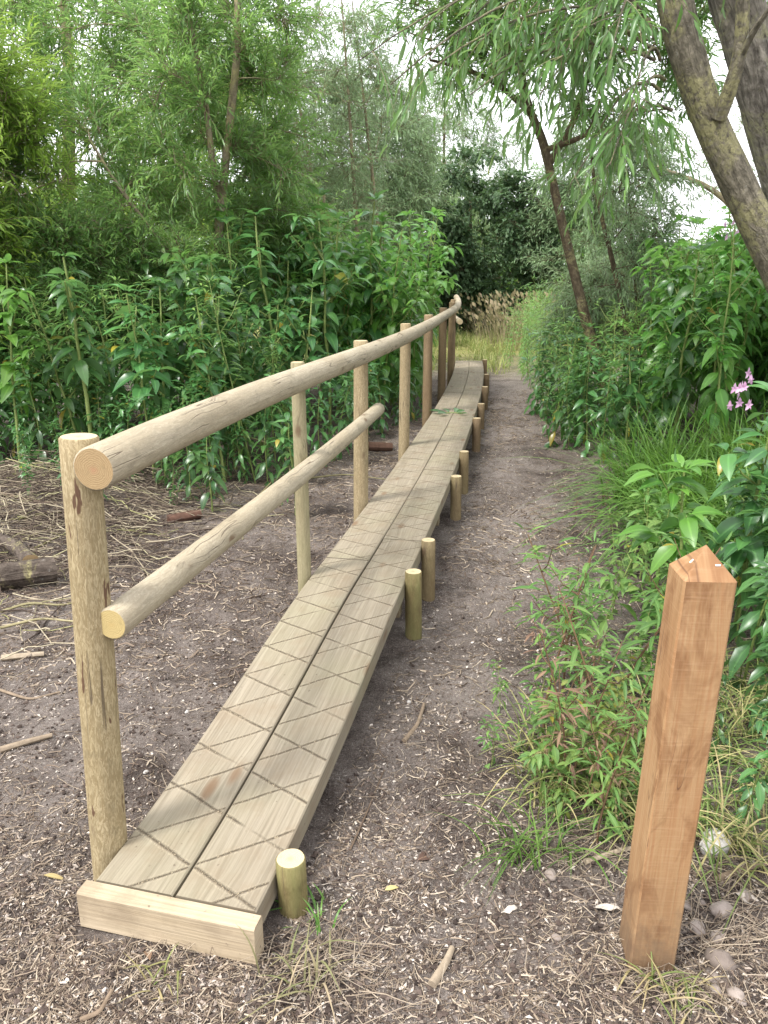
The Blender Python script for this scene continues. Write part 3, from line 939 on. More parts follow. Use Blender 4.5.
# ------------------------------------------------------------------ foliage kit
def leaf_tpl(nseg=3, w=0.15, fold=0.35, curl=0.25, pw=0.9, cols=3):
    """unit leaf along +X, upper side +Z"""
    V, U, f = [], [], []
    for i in range(nseg + 1):
        t = i / nseg
        ww = w * (math.sin(PI * min(1, t ** pw * 0.985 + 0.012)) ** 0.85) * 0.5 + 0.004
        z = -curl * t * t
        x = t * (1 - 0.15 * curl * t)
        cs = (-1, 0, 1) if cols == 3 else (-1, 1)
        for c in cs:
            V.append((x, c * ww, z + (abs(c) * fold * ww if cols == 3 else 0)))
            U.append((t, c * 0.5))
    k = 3 if cols == 3 else 2
    for i in range(nseg):
        for c in range(k - 1):
            a = i * k + c
            f.append((a, a + k, a + k + 1, a + 1))
    return np.array(V), np.array(f), np.array(U)


WIL = leaf_tpl(3, 0.17, 0.5, 0.30)
WIL_LO = leaf_tpl(2, 0.19, 0, 0.25, cols=2)
BAL = leaf_tpl(5, 0.42, 0.3, 0.5, 0.8)
BAL_LO = leaf_tpl(3, 0.36, 0.35, 0.45, 0.85)
OVAL = leaf_tpl(3, 0.55, 0.3, 0.3, 0.9)
OVAL_LO = leaf_tpl(2, 0.6, 0, 0.2, cols=2)


def add_leaves(mb, tpl, pos, dirs, ups, size, var=None, mi=0):
    V, f, U = tpl
    m = len(pos)
    if m == 0:
        return
    d = norm(dirs)
    s = norm(np.cross(ups, d))
    n = np.cross(d, s)
    size = np.broadcast_to(np.asarray(size, float), (m,))
    P = pos[:, None] + size[:, None, None] * (V[None, :, 0:1] * d[:, None] + V[None, :, 1:2] * s[:, None] + V[None, :, 2:3] * n[:, None])
    F = (f[None] + (np.arange(m) * len(V))[:, None, None]).reshape(-1, 4)
    if var is None:
        var = rng.random(m)
    mb.add(P.reshape(-1, 3), F, np.tile(U, (m, 1)), np.repeat(var, len(V)), mi)


def ribbons(mb, p0, dirs, L, width, bend, var, nseg=4, twist=None, mi=0):
    """grass blades / straws: arching strips"""
    m = len(p0)
    t = np.linspace(0, 1, nseg + 1)
    d = norm(dirs)
    up = np.array([0, 0, 1.0])
    side = norm(np.cross(d, up) + 1e-4 * rng.standard_normal((m, 3)))
    side = norm(side + 0.5 * rng.standard_normal((m, 3)) * (twist if twist else 0.3))
    C = p0[:, None] + d[:, None] * (t[None, :, None] * L[:, None, None])
    h = norm(np.stack([d[:, 0], d[:, 1], np.zeros(m)], -1) + 1e-5)
    C = C + (h * 0.55 - up * 0.75)[:, None] * ((t ** 2.2)[None, :, None] * (bend * L)[:, None, None])
    w = (width[:, None] * (1 - t ** 2.5)[None] * 0.5 + 0.0002)
    P = np.stack([C - side[:, None] * w[..., None], C + side[:, None] * w[..., None]], 2)   # m, n, 2, 3
    i = np.arange(nseg) * 2
    f = np.stack([i, i + 1, i + 3, i + 2], -1)
    k = (nseg + 1) * 2
    F = (f[None] + (np.arange(m) * k)[:, None, None]).reshape(-1, 4)
    uv = np.stack([np.repeat(t, 2), np.tile([-0.5, 0.5], nseg + 1)], -1)
    mb.add(P.reshape(-1, 3), F, np.tile(uv, (m, 1)), np.repeat(var, k), mi)


def prisms(mb, C, rad, var, mi=0, ns=3):
    """many thin stems at once: C (m, n, 3), rad (m, n)"""
    m, n, _ = C.shape
    t = norm(np.gradient(C, axis=1))
    ref = np.where(np.abs(t[..., 2:3]) > 0.9, np.array([1.0, 0, 0]), np.array([0, 0, 1.0]))
    a = norm(np.cross(t, ref))
    b = np.cross(t, a)
    an = np.arange(ns) / ns * 2 * PI
    P = C[:, :, None] + rad[:, :, None, None] * (np.cos(an)[:, None] * a[:, :, None] + np.sin(an)[:, None] * b[:, :, None])
    i = (np.arange(n - 1) * ns)[:, None] + np.arange(ns)[None]
    j = (np.arange(n - 1) * ns)[:, None] + ((np.arange(ns) + 1) % ns)[None]
    f = np.stack([i, j, j + ns, i + ns], -1).reshape(-1, 4)
    F = (f[None] + (np.arange(m) * n * ns)[:, None, None]).reshape(-1, 4)
    mb.add(P.reshape(-1, 3), F, None, np.repeat(var, n * ns), mi)


def twig_leaves(lm, sm, p0, d, L, droop, nleaf, tpl, size, ang=0.75, r0=0.003, hang=0.25, stem_var=0.5):
    """leafy twigs: p0, d (m,3), L (m,)"""
    m = len(p0)
    d = norm(d)
    ts = np.linspace(0, 1, 5)
    dn = np.array([0, 0, -1.0])
    C = p0[:, None] + d[:, None] * (ts[None, :, None] * L[:, None, None]) + dn * ((ts ** 2)[None, :, None] * (droop * L)[:, None, None])
    prisms(sm, C, np.broadcast_to((r0 * (1 - 0.8 * ts))[None], (m, 5)), np.full(m, stem_var))
    tl = (np.arange(nleaf) + 0.5) / nleaf * 0.9 + 0.12
    tl = np.clip(tl[None] + rng.uniform(-0.3, 0.3, (m, nleaf)) / nleaf, 0.05, 1.0)
    P = p0[:, None] + d[:, None] * (tl * L[:, None])[..., None] + dn * (tl ** 2 * (droop * L)[:, None])[..., None]
    T = norm(d[:, None] + dn * (2 * tl * droop[:, None])[..., None])
    ref = norm(rng.standard_normal((m, 3)))
    A = norm(np.cross(T, np.broadcast_to(ref[:, None], T.shape)))
    B = np.cross(T, A)
    ph = (np.arange(nleaf) * 2.4)[None] + rng.uniform(-0.5, 0.5, (m, nleaf))
    lat = np.cos(ph)[..., None] * A + np.sin(ph)[..., None] * B
    a = ang * (1 - 0.5 * tl) + rng.uniform(-0.2, 0.2, (m, nleaf))
    D = T * np.cos(a)[..., None] + lat * np.sin(a)[..., None] + dn * hang * rng.uniform(0.3, 1.4, (m, nleaf))[..., None]
    up = np.array([0, 0, 1.0]) + 0.45 * rng.standard_normal((m, nleaf, 3)) + 0.3 * lat
    sz = size * rng.uniform(0.65, 1.15, (m, nleaf)) * (1 - 0.35 * np.clip(tl - 0.6, 0, 1) / 0.4)
    tv = np.clip(rng.random((m, 1)) * 0.55 + rng.random((m, nleaf)) * 0.5, 0, 1)
    add_leaves(lm, tpl, P.reshape(-1, 3), D.reshape(-1, 3), up.reshape(-1, 3), sz.ravel(), tv.ravel())


def in_blobs(blobs, n, seed):
    """n points spread through ellipsoids (cx,cy,cz,rx,ry,rz,weight), thinned by noise so that gaps are left"""
    r = np.random.default_rng(seed)
    w = np.array([b[6] if len(b) > 6 else b[3] * b[4] * b[5] for b in blobs], float)
    w /= w.sum()
    out = []
    while len(out) < n:
        b = blobs[r.choice(len(blobs), p=w)]
        q = r.uniform(-1, 1, 3)
        rr = np.linalg.norm(q)
        if rr > 1 or r.random() > 0.35 + 0.75 * rr:
            continue
        p = np.array(b[:3]) + q * np.array(b[3:6])
        if vnoise(p[0] * 1.3 + p[2] * 0.7 + seed, p[1] * 1.3 + p[2] * 1.1, seed) < -0.22:
            continue
        if p[2] < 0.15:
            continue
        out.append(p)
    return np.array(out)


def make_tree(name, label, cat, trunks, blobs, nat, ntw, twl, nleaf, tpl, size, leafmat, barkmat, seed,
              droop=0.5, group=None, r_branch=0.018, hang=0.3, upb=0.25, twig_r=0.003, extra=None, ns=12, rough=0.12):
    """trunks: list of (points, radii); branches grow to points spread through the crown blobs"""
    global rng
    keep = rng
    rng = np.random.default_rng(seed)
    base = np.array(trunks[0][0][0], float)
    base[2] = float(gz(base[0], base[1]))
    root = empty(name, base)
    tag(root, label, cat, group)
    nodes = []
    tm = MB()
    for k, (pts, rad) in enumerate(trunks):
        pts = np.array(pts, float)
        n = max(8, 4 * len(pts))
        s = np.linspace(0, 1, len(pts))
        q = np.linspace(0, 1, n)
        P = np.stack([np.interp(q, s, pts[:, j]) for j in range(3)], -1)
        for _ in range(3):
            P[1:-1] = (P[:-2] + 2 * P[1:-1] + P[2:]) / 4
        if k == 0:
            P[0, 2] -= 0.15
        R = np.interp(q, np.linspace(0, 1, len(rad)), rad)
        tube(tm, P - base, R, ns, rough=rough, seed=seed + k, cap_start=False)
        z0 = max(0.45 * P[:, 2].max() if k == 0 else 0, 0.2)
        for p, r in zip(P, R):
            if p[2] > z0 or k > 0:
                nodes.append(p)
    tm.build('trunk', barkmat, root)
    nodes = list(nodes)
    att = in_blobs(blobs, nat, seed)
    N0 = np.array(nodes)
    dmin = np.linalg.norm(att[:, None] - N0[None], axis=2).min(1)
    att = att[np.argsort(dmin)]
    bm = MB()
    starts, dirs = [], []
    for A in att:
        N = np.array(nodes)
        dv = A - N
        cost = np.linalg.norm(dv, axis=1) + 0.6 * np.clip(-dv[:, 2], 0, 9) + 0.15 * np.abs(dv[:, 2])
        j = int(np.argmin(cost))
        S = N[j]
        Ld = np.linalg.norm(A - S)
        mid = 0.5 * (S + A) + np.array([0, 0, 0.12 * Ld]) + rng.normal(0, 0.06, 3) * Ld
        q = np.linspace(0, 1, 6)[:, None]
        C = (1 - q) ** 2 * S + 2 * q * (1 - q) * mid + q * q * A
        r1 = min(r_branch, 0.004 + 0.009 * Ld)
        tube(bm, C - base, np.linspace(r1, 0.003, 6), 5, seed=len(nodes) % 17, cap_start=False, cap_end=False)
        nodes.extend([C[2], C[4], C[5]])
        dd = norm(C[5] - C[3])
        for p in (C[5], C[4], C[3], C[2]):
            starts.append(p); dirs.append(dd)
    starts, dirs = np.array(starts), np.array(dirs)
    idx = np.repeat(np.arange(len(starts)), ntw)
    m = len(idx)
    d = dirs[idx] * 0.55 + 0.85 * norm(rng.standard_normal((m, 3))) + np.array([0, 0, upb])
    L = twl * rng.uniform(0.55, 1.3, m)
    lm, sm = MB(), MB()
    p0 = starts[idx] + rng.normal(0, 0.03, (m, 3)) - base
    twig_leaves(lm, bm, p0, d, L, droop * rng.uniform(0.5, 1.5, m), nleaf, tpl, size, r0=twig_r, hang=hang)
    if extra is not None:
        extra(lm, bm, base)
    bm.build('branches', barkmat, root)
    lm.build('foliage', leafmat, root)
    rng = keep
    return root


# ------------------------------------------------------------------ trees
trees = []
# left: willow with a pale slanting stem
t1 = [(atY(211, 318, 8.0)), (atY(216, 262, 8.0)), (atY(221, 205, 8.0)), (atY(230, 120, 8.0)), (atY(239, 40, 8.0)), (atY(236, -60, 8.0)), (atY(232, -160, 8.0))]
t1 = [np.array([t1[0][0] - 0.05, 8.0, 0.0])] + t1
t1b = [atY(219, 205, 8.0), atY(212, 160, 7.9), atY(207, 110, 7.9), atY(190, 20, 7.7), atY(170, -60, 7.6)]
t1c = [np.array([t1[0][0] - 0.02, 7.9, 0.25]), atY(203, 300, 7.7), atY(160, 240, 7.4), atY(120, 190, 7.2), atY(90, 140, 7.1)]
make_tree('willow_tree', 'leafy green willow with a pale forked trunk standing behind the left bank plants', 'tree',
          [(t1, [0.07, 0.062, 0.056, 0.042, 0.037, 0.033, 0.03, 0.02]), (t1b, [0.034, 0.028, 0.018]), (t1c, [0.025, 0.02, 0.01])],
          [(-2.2, 8.7, 3.2, 1.7, 0.9, 1.6), (-2.9, 7.6, 2.1, 0.9, 0.8, 0.9), (-1.9, 7.5, 3.0, 0.5, 0.35, 0.9), (-1.35, 8.3, 2.6, 0.6, 0.6, 0.9), (-1.3, 8.2, 3.6, 0.5, 0.6, 0.6)],
          215, 4, 0.42, 13, WIL, 0.105, M['willow'], M['bark_pale'], 101, droop=0.12, hang=0.1, upb=0.6)
make_tree('willow_shrub', 'bright yellow green willow bush at the far left behind the tall plants', 'shrub',
          [([(-4.3, 7.6, 0), (-4.15, 7.5, 0.9), (-3.9, 7.3, 1.9), (-3.7, 7.2, 2.7)], [0.05, 0.04, 0.02]), ([(-4.3, 7.6, 0.1), (-4.6, 7.6, 1.2), (-4.8, 7.6, 2.4)], [0.04, 0.03, 0.015])],
          [(-3.5, 6.9, 2.3, 0.9, 0.7, 0.9), (-3.7, 7.0, 3.1, 0.9, 0.7, 0.7)],
          150, 4, 0.42, 13, WIL, 0.105, M['willow_bright'], M['bark_pale'], 102, droop=0.12, hang=0.08, upb=0.6)
make_tree('willow_tree', 'taller willow behind, its crown filling the top left corner', 'tree',
          [([(-4.6, 11.5, 0), (-4.4, 11.5, 2), (-4.1, 11.4, 4), (-4.0, 11.3, 6)], [0.12, 0.1, 0.07, 0.03])],
          [(-4.2, 11.3, 4.0, 2.4, 1.4, 2.2), (-2.6, 11.2, 3.2, 1.5, 1.2, 1.7), (-5.6, 10.8, 2.6, 1.5, 1.0, 1.6)],
          180, 4, 0.5, 12, WIL_LO, 0.115, M['willow_bright'], M['bark_pale'], 103, droop=0.15, hang=0.1, upb=0.5)
for k, (bx, by, lx, sd, lb) in enumerate(((-0.72, 12.4, -0.75, 1, 'thin tall willow stem leaning left against the pale sky, leftmost of three'),
                                          (-0.35, 12.8, -0.25, 2, 'thin tall willow stem against the pale sky, between two others'),
                                          (0.05, 13.2, -0.5, 3, 'thin tall willow stem against the pale sky, rightmost of three'))):
    make_tree('slender_willow', lb, 'tree', [([(bx, by, 0), (bx + lx * 0.2, by, 1.8), (bx + lx * 0.6, by, 3.6), (bx + lx * 1.1, by, 5.6)], [0.045, 0.035, 0.022, 0.008])],
              [(bx + lx * 0.6, by, 3.9, 0.6, 0.6, 1.7), (bx + lx * 0.2, by, 2.1, 0.5, 0.5, 0.8)], 60, 3, 0.42, 11, WIL_LO, 0.095,
              M['willow_pale'], M['bark_pale'], 110 + sd, droop=0.2, group='thin willow stems against the sky', upb=0.5)
# far pale willows and the dark round tree at the end of the path
FARW = [(-0.25, 18.5, 3.2, 1.6, 'pale grey green willow beyond the end of the handrail'), (5.2, 20.5, 3.0, 1.7, 'pale willow to the right of the dark round tree'),
        (-2.6, 16.5, 3.4, 2.3, 'pale willow far behind the thin stems'), (1.9, 27.0, 4.4, 2.6, 'tall pale willow rising behind the dark round tree')]
for k, (x, y, zc, r, lb) in enumerate(FARW):
    make_tree('pale_willow', lb, 'tree', [([(x + 0.2, y, 0), (x + 0.1, y, zc * 0.5), (x, y, zc), (x, y, zc + r)], [0.12, 0.1, 0.06, 0.02])],
              [(x, y, zc, r, r * 0.8, zc * 0.8), (x - 0.4 * r, y - 0.4, zc * 0.6, r * 0.7, r * 0.6, zc * 0.5), (x + 0.3 * r, y, zc + 0.5 * r, r * 0.8, r * 0.7, r * 0.9)],
              300, 4, 0.55, 9, WIL_LO, 0.15, M['willow_pale'], M['bark_brown'], 120 + k, droop=0.3, hang=0.15, upb=0.4, group='pale willows beyond the path')
make_tree('dark_tree', 'dense dark green round tree closing the end of the path', 'tree',
          [([(2.25, 21.5, 0), (2.25, 21.5, 1.5), (2.2, 21.5, 3.2)], [0.16, 0.12, 0.05])],
          [(2.25, 21.2, 2.2, 2.0, 1.6, 2.3), (1.1, 21.0, 1.7, 1.3, 1.2, 1.5), (3.4, 21.0, 1.6, 1.3, 1.2, 1.5)],
          320, 5, 0.4, 9, OVAL_LO, 0.12, M['dark'], M['bark_brown'], 130, droop=0.3)
# right: young willow leaning left over the path
t7 = [np.array([2.45, 8.2, 0.0]), atY(592, 345, 8.2), atY(571, 260, 8.2), atY(552, 180, 8.2), atY(543, 140, 8.2), atY(527, 105, 8.2), atY(518, 50, 8.1), atY(512, -20, 8.0)]
t7b = [atY(549, 165, 8.2), atY(575, 120, 8.1), atY(590, 70, 7.9), atY(600, 10, 7.8)]
t7c = [atY(546, 150, 8.2), atY(590, 135, 8.0), atY(600, 100, 7.9)]
t7d = [atY(533, 115, 8.2), atY(500, 85, 8.0), atY(470, 70, 7.8), atY(430, 60, 7.6)]
make_tree('leaning_willow', 'young brown stemmed willow leaning left over the path', 'tree',
          [(t7, [0.065, 0.058, 0.048, 0.044, 0.042, 0.036, 0.026, 0.015]), (t7b, [0.035, 0.025, 0.012]), (t7c, [0.028, 0.015]), (t7d, [0.03, 0.022, 0.01])],
          [(1.5, 7.9, 3.8, 1.4, 1.0, 0.6), (0.7, 7.6, 3.5, 0.8, 0.7, 0.45), (2.3, 8.0, 3.1, 0.6, 0.7, 0.5)],
          115, 3, 0.42, 11, WIL, 0.115, M['willow_near'], M['bark_brown'], 140, droop=0.22, hang=0.15, upb=0.35)
make_tree('willow_sapling', 'thin dark willow sapling just right of the leaning trunk', 'tree',
          [([np.array([2.75, 8.4, 0.0]), atY(622, 300, 8.4), atY(606, 235, 8.4), atY(594, 185, 8.4), atY(590, 140, 8.4)], [0.03, 0.026, 0.02, 0.01]),
           ([np.array([2.9, 8.6, 0.1]), atY(632, 250, 8.6), atY(628, 170, 8.6)], [0.02, 0.015, 0.008])],
          [(2.5, 8.4, 2.2, 0.5, 0.5, 0.7), (2.7, 8.5, 1.4, 0.6, 0.5, 0.5)], 45, 3, 0.4, 12, WIL, 0.095, M['willow_pale'], M['bark_brown'], 141, droop=0.3)
# right: two old leaning trunks and the sprays hanging from them
t9 = [np.array([3.05, 4.5, 0.0]), atY(790, 290, 4.5), atY(745, 200, 4.5), atY(704, 110, 4.5), atY(680, 30, 4.5), atY(668, -40, 4.5), atY(655, -160, 4.5)]
t9b = [atY(719, 118, 4.42), atY(730, 90, 4.35), atY(742, 50, 4.3), atY(744, -40, 4.25), atY(752, -140, 4.2)]
t9c = [atY(741, 55, 4.3), atY(757, 25, 4.2), atY(785, -10, 4.1)]


def hang_sprays(lm, bm, base):
    # long-leaved sprays hanging over the path at the top of the view
    ends = [((655, 40), 4.3, (590, 18)), ((650, 30), 4.1, (560, 60)), ((660, 90), 4.4, (590, 150)), ((655, 60), 4.2, (470, 95)), ((650, 20), 4.0, (430, 70)),
            ((640, 0), 4.2, (520, 20)), ((640, -20), 4.0, (390, 85)), ((672, 110), 4.2, (570, 185)), ((665, 80), 3.9, (610, 165)), ((640, -30), 4.4, (470, 20)),
            ((640, 0), 3.8, (610, 60)), ((650, 40), 4.5, (540, 95)), ((655, 50), 4.6, (500, 60)), ((640, -40), 4.3, (420, 30)), ((650, -20), 3.9, (620, 20)),
            ((660, 60), 4.0, (630, 110)), ((640, -30), 4.5, (360, 60))]
    for a, Y, b in ends:
        A, B = atY(*a, 4.5), atY(*b, Y)
        q = np.linspace(0, 1, 9)[:, None]
        mid = 0.5 * (A + B) + np.array([0, 0, 0.28])
        C = (1 - q) ** 2 * A + 2 * q * (1 - q) * mid + q * q * B
        tube(bm, C - base, np.linspace(0.010, 0.003, 9), 5, cap_start=False, cap_end=False)
        m = 7
        ti = rng.uniform(0.35, 1.0, m)
        P = np.stack([np.interp(ti, q[:, 0], C[:, j]) for j in range(3)], -1)
        dd = norm(C[-1] - C[-3])
        D = dd * 0.7 + 0.7 * rng.standard_normal((m, 3)) * np.array([1, 1, 0.5]) + np.array([0, 0, -0.15])
        twig_leaves(lm, bm, P - base, D, rng.uniform(0.25, 0.42, m), rng.uniform(0.15, 0.5, m), 10, WIL, 0.125, ang=0.85, hang=0.3)


make_tree('old_willow', 'lichen covered leaning willow trunk at the upper right with hanging leaf sprays', 'tree',
          [(t9, [0.11, 0.095, 0.088, 0.082, 0.085, 0.082, 0.065]), (t9b, [0.038, 0.034, 0.03, 0.02]), (t9c, [0.02, 0.014, 0.008])],
          [(1.6, 4.5, 3.9, 1.2, 1.0, 0.5), (0.9, 4.6, 3.5, 0.8, 0.7, 0.3), (2.5, 4.4, 3.6, 0.6, 0.8, 0.4)],
          40, 3, 0.42, 11, WIL, 0.125, M['willow_near'], M['bark_lichen'], 150, droop=0.4, hang=0.3, extra=hang_sprays, ns=28, rough=0.10)
t10 = [np.array([3.75, 5.5, 0.0]), atY(812, 260, 5.5), atY(781, 150, 5.5), atY(757, 70, 5.5), atY(736, -5, 5.5), atY(716, -100, 5.5), atY(700, -200, 5.5)]
make_tree('old_willow', 'thicker ridged grey trunk leaning behind the lichened one', 'tree',
          [(t10, [0.20, 0.18, 0.165, 0.158, 0.152, 0.148, 0.12])],
          [(3.2, 5.8, 4.6, 1.6, 1.2, 0.8), (3.2, 6.0, 3.6, 0.7, 0.8, 0.7)], 45, 3, 0.45, 11, WIL, 0.115, M['willow'], M['bark_ridged'], 151, droop=0.4, ns=32, rough=0.16)
# right bank willows: fine-leaved bushes and a lacy tree against the sky
for k, (x, y, zc, rx, rz, n, mk, lb) in enumerate(((3.7, 7.4, 1.25, 0.9, 0.8, 130, 'willow', 'bushy fine leaved willow on the right bank below the leaning trunks'),
                                                  (2.9, 9.6, 1.1, 0.9, 0.8, 100, 'willow_pale', 'low pale willow bush right of the leaning stem'),
                                                  (4.9, 6.6, 1.3, 0.9, 1.0, 90, 'willow', 'dark willow bush at the right edge behind the old trunks'))):
    make_tree('willow_bush', lb, 'shrub', [([(x, y, 0), (x + 0.05, y, zc * 0.6), (x, y, zc + 0.2)], [0.03, 0.02, 0.008]), ([(x, y, 0.05), (x + 0.4, y, zc)], [0.02, 0.008]),
                                          ([(x, y, 0.05), (x - 0.4, y, zc)], [0.02, 0.008])],
              [(x, y, zc, rx, 0.7, rz)], n, 4, 0.36, 12, WIL, 0.095, M[mk], M['bark_brown'], 160 + k, droop=0.3)
make_tree('lacy_willow', 'thin lacy willow with bare branches against the white sky on the right', 'tree',
          [([(7.6, 15.0, 0), (7.0, 15.0, 2.0), (5.9, 15.0, 3.0), (4.6, 15, 3.4)], [0.10, 0.08, 0.05, 0.02]), ([(7.2, 15, 1.6), (7.6, 15, 3.2), (7.5, 15, 4.8)], [0.06, 0.04, 0.015])],
          [(6.3, 15, 3.2, 1.9, 0.9, 0.9), (7.6, 15, 4.2, 1.3, 0.9, 1.0)], 70, 3, 0.5, 8, WIL_LO, 0.10, M['willow_pale'], M['bark_pale'], 170, droop=0.4)
make_tree('left_bank_willow', 'darker green willow bush behind the middle of the handrail', 'shrub',
          [([(-0.75, 9.8, 0), (-0.75, 9.8, 1.2), (-0.7, 9.8, 2.4)], [0.05, 0.04, 0.015]), ([(-0.75, 9.8, 0.2), (-1.2, 9.7, 2.0)], [0.03, 0.01])],
          [(-0.85, 9.8, 1.8, 0.9, 0.8, 1.0)], 130, 4, 0.4, 12, WIL_LO, 0.105, M['willow'], M['bark_pale'], 171, droop=0.35).name = 'willow_bush'

for k, (x, y, zc, r, n, mk, lb) in enumerate(((-3.0, 7.3, 1.35, 0.75, 90, 'willow', 'low willow bush with fine leaves among the tall left bank plants'),
                                             (-2.0, 7.6, 1.3, 0.6, 80, 'willow', 'low dark willow bush around the foot of the pale forked trunk'),
                                             (-3.75, 6.7, 1.5, 0.6, 70, 'willow_bright', 'yellow green willow bush at the left edge of the view'))):
    make_tree('willow_bush', lb, 'shrub', [([(x, y, 0), (x + 0.05, y, zc * 0.6), (x, y, zc + 0.2)], [0.025, 0.018, 0.008]), ([(x, y, 0.05), (x + 0.4, y, zc)], [0.015, 0.006])],
              [(x, y, zc, r, 0.55, 0.85)], n, 4, 0.36, 12, WIL, 0.095, M[mk], M['bark_brown'], 180 + k, droop=0.1, hang=0.1, upb=0.5)

# far wood all round: one mass
mb, mt = MB(), MB()
n = 52
for k in range(n):
    a = math.radians(-115 + 230 * k / (n - 1)) + rng.uniform(-0.02, 0.02)
    d = rng.uniform(32, 46)
    h = rng.uniform(3.6, 6.0) if abs(a) > 0.12 else rng.uniform(4.5, 6.5)
    if 0.24 < a < 0.46: h *= 0.55
    c = np.array([math.sin(a) * d, math.cos(a) * d, 0])
    m = 650
    q = norm(rng.standard_normal((m, 3))) * (rng.uniform(0.5, 1.0, m) ** 0.5)[:, None]
    P = c + q * np.array([2.6, 2.2, h * 0.55]) + np.array([0, 0, h * 0.48])
    P = P[P[:, 2] > 0.05]
    for j in range(3):
        add_leaves(mb, OVAL_LO, P + rng.normal(0, 0.25, P.shape), rng.standard_normal(P.shape), rng.standard_normal(P.shape) + np.array([0, 0, 0.7]), rng.uniform(0.3, 0.55, len(P)))
tag(mb.build('far_wood', M['dark'] if False else M['willow']), 'distant mixed wood closing the view beyond the clearing', 'woodland', kind='stuff')

# ------------------------------------------------------------------ herb plants
def herb(h, seed, leafmat, tpl=BAL, lsize=0.15, step=0.085, start=0.3, whorl=3, r0=0.011, lean=0.06, shoots=4, stemmat=None, name='balsam_plant', top=7, stem_var=0.4, droopy=1.0):
    global rng
    keep = rng
    rng = np.random.default_rng(seed)
    root = empty(name)
    sm, lm = MB(), MB()
    n = 9
    zz = np.linspace(0, h, n)
    la = rng.uniform(0, 2 * PI)
    bend = lean * h * (zz / h) ** 1.6
    C = np.stack([np.cos(la) * bend + 0.008 * np.sin(zz * 9 + seed), np.sin(la) * bend + 0.008 * np.cos(zz * 8), zz], -1)
    C[0, 2] = -0.05
    tube(sm, C, r0 * (1 - 0.65 * zz / h), 7, seed=seed % 9, var=stem_var, cap_start=False)
    pos, dr, up, sz = [], [], [], []
    z = start * h
    ph = rng.uniform(0, 6)
    def leaf(p, az, el, s):
        d = np.array([math.cos(az) * math.cos(el), math.sin(az) * math.cos(el), math.sin(el)])
        pos.append(p + d * 0.02); dr.append(d); up.append(np.array([0, 0, 1.0]) + rng.normal(0, 0.25, 3)); sz.append(s)
    while z < h * 0.97:
        t = z / h
        p = np.array([np.interp(z, zz, C[:, 0]), np.interp(z, zz, C[:, 1]), z])
        for k in range(whorl):
            az = ph + k * 2 * PI / whorl + rng.uniform(-0.35, 0.35)
            el = (-0.75 + 1.0 * t) * droopy + rng.uniform(-0.35, 0.35)
            leaf(p, az, el, lsize * (0.65 + 0.5 * math.sin(PI * min(1, 0.25 + 0.7 * t))) * rng.uniform(0.75, 1.2))
        ph += 1.05
        z += step * rng.uniform(0.8, 1.25)
    for k in range(top):
        leaf(C[-1], k * 2.4, rng.uniform(0.25, 1.0), lsize * rng.uniform(0.45, 0.75))
    for k in range(shoots):
        z = h * rng.uniform(max(0.3, start), 0.85)
        p = np.array([np.interp(z, zz, C[:, 0]), np.interp(z, zz, C[:, 1]), z])
        az = rng.uniform(0, 2 * PI)
        L = h * rng.uniform(0.14, 0.26)
        e = p + np.array([math.cos(az) * L * 0.75, math.sin(az) * L * 0.75, L * 0.75])
        tube(sm, np.array([p, 0.5 * (p + e) - np.array([0, 0, 0.02]), e]), [r0 * 0.45, r0 * 0.35, r0 * 0.2], 5, var=stem_var, cap_start=False)
        for q in (0.45, 0.75, 1.0):
            for w in range(3 if q < 1 else 5):
                leaf(p + (e - p) * q, rng.uniform(0, 6.3), rng.uniform(-0.35, 0.6), lsize * rng.uniform(0.5, 0.9))
    m = len(pos)
    var = np.clip(rng.random(m), 0, 1)
    add_leaves(lm, tpl, np.array(pos), np.array(dr), np.array(up), np.array(sz), var)
    sm.build('stem', stemmat or M['stem_green'], root)
    lm.build('foliage', leafmat, root)
    rng = keep
    return root


def flowers(parent, p, n, seed, s=0.021):
    r = np.random.default_rng(seed)
    for k in range(n):
        lm = MB()
        c = np.array(p) + r.normal(0, 0.04, 3) * np.array([1, 1, 1.5])
        ax = norm(np.array([*r.normal(0, 1, 2), 0.1]))
        for j in range(5):
            a = j * 1.2566 + 0.3
            side = norm(np.cross(ax, [0, 0, 1.0]))
            u2 = np.cross(side, ax)
            d = norm(side * math.cos(a) + u2 * math.sin(a) + ax * 0.7)
            add_leaves(lm, OVAL, c[None], d[None], (ax + 0.1)[None], s * (1.2 if j in (1, 4) else 0.8), np.array([r.random()]))
        lm.build('flower', M['pink'], parent)


protos = {}
def proto(key, fn):
    """list of plants of one kind, waiting to be used before they are copied"""
    protos[key] = [[p, False] for p in fn]


def use(key, loc, rz, sc, label, cat, group, k=None):
    lst = protos[key]
    e = lst[(k if k is not None else random.randrange(len(lst))) % len(lst)]
    if not e[1]:
        o = e[0]; e[1] = True
    else:
        o = copy_thing(e[0])
    o.location = (float(loc[0]), float(loc[1]), float(gz(loc[0], loc[1])) - 0.01)
    o.rotation_euler = (random.uniform(-0.16, 0.16), random.uniform(-0.16, 0.16), rz)
    o.scale = (sc, sc, sc)
    for kk in ('group',):
        if kk in o: del o[kk]
    tag(o, label, cat, group)
    return o


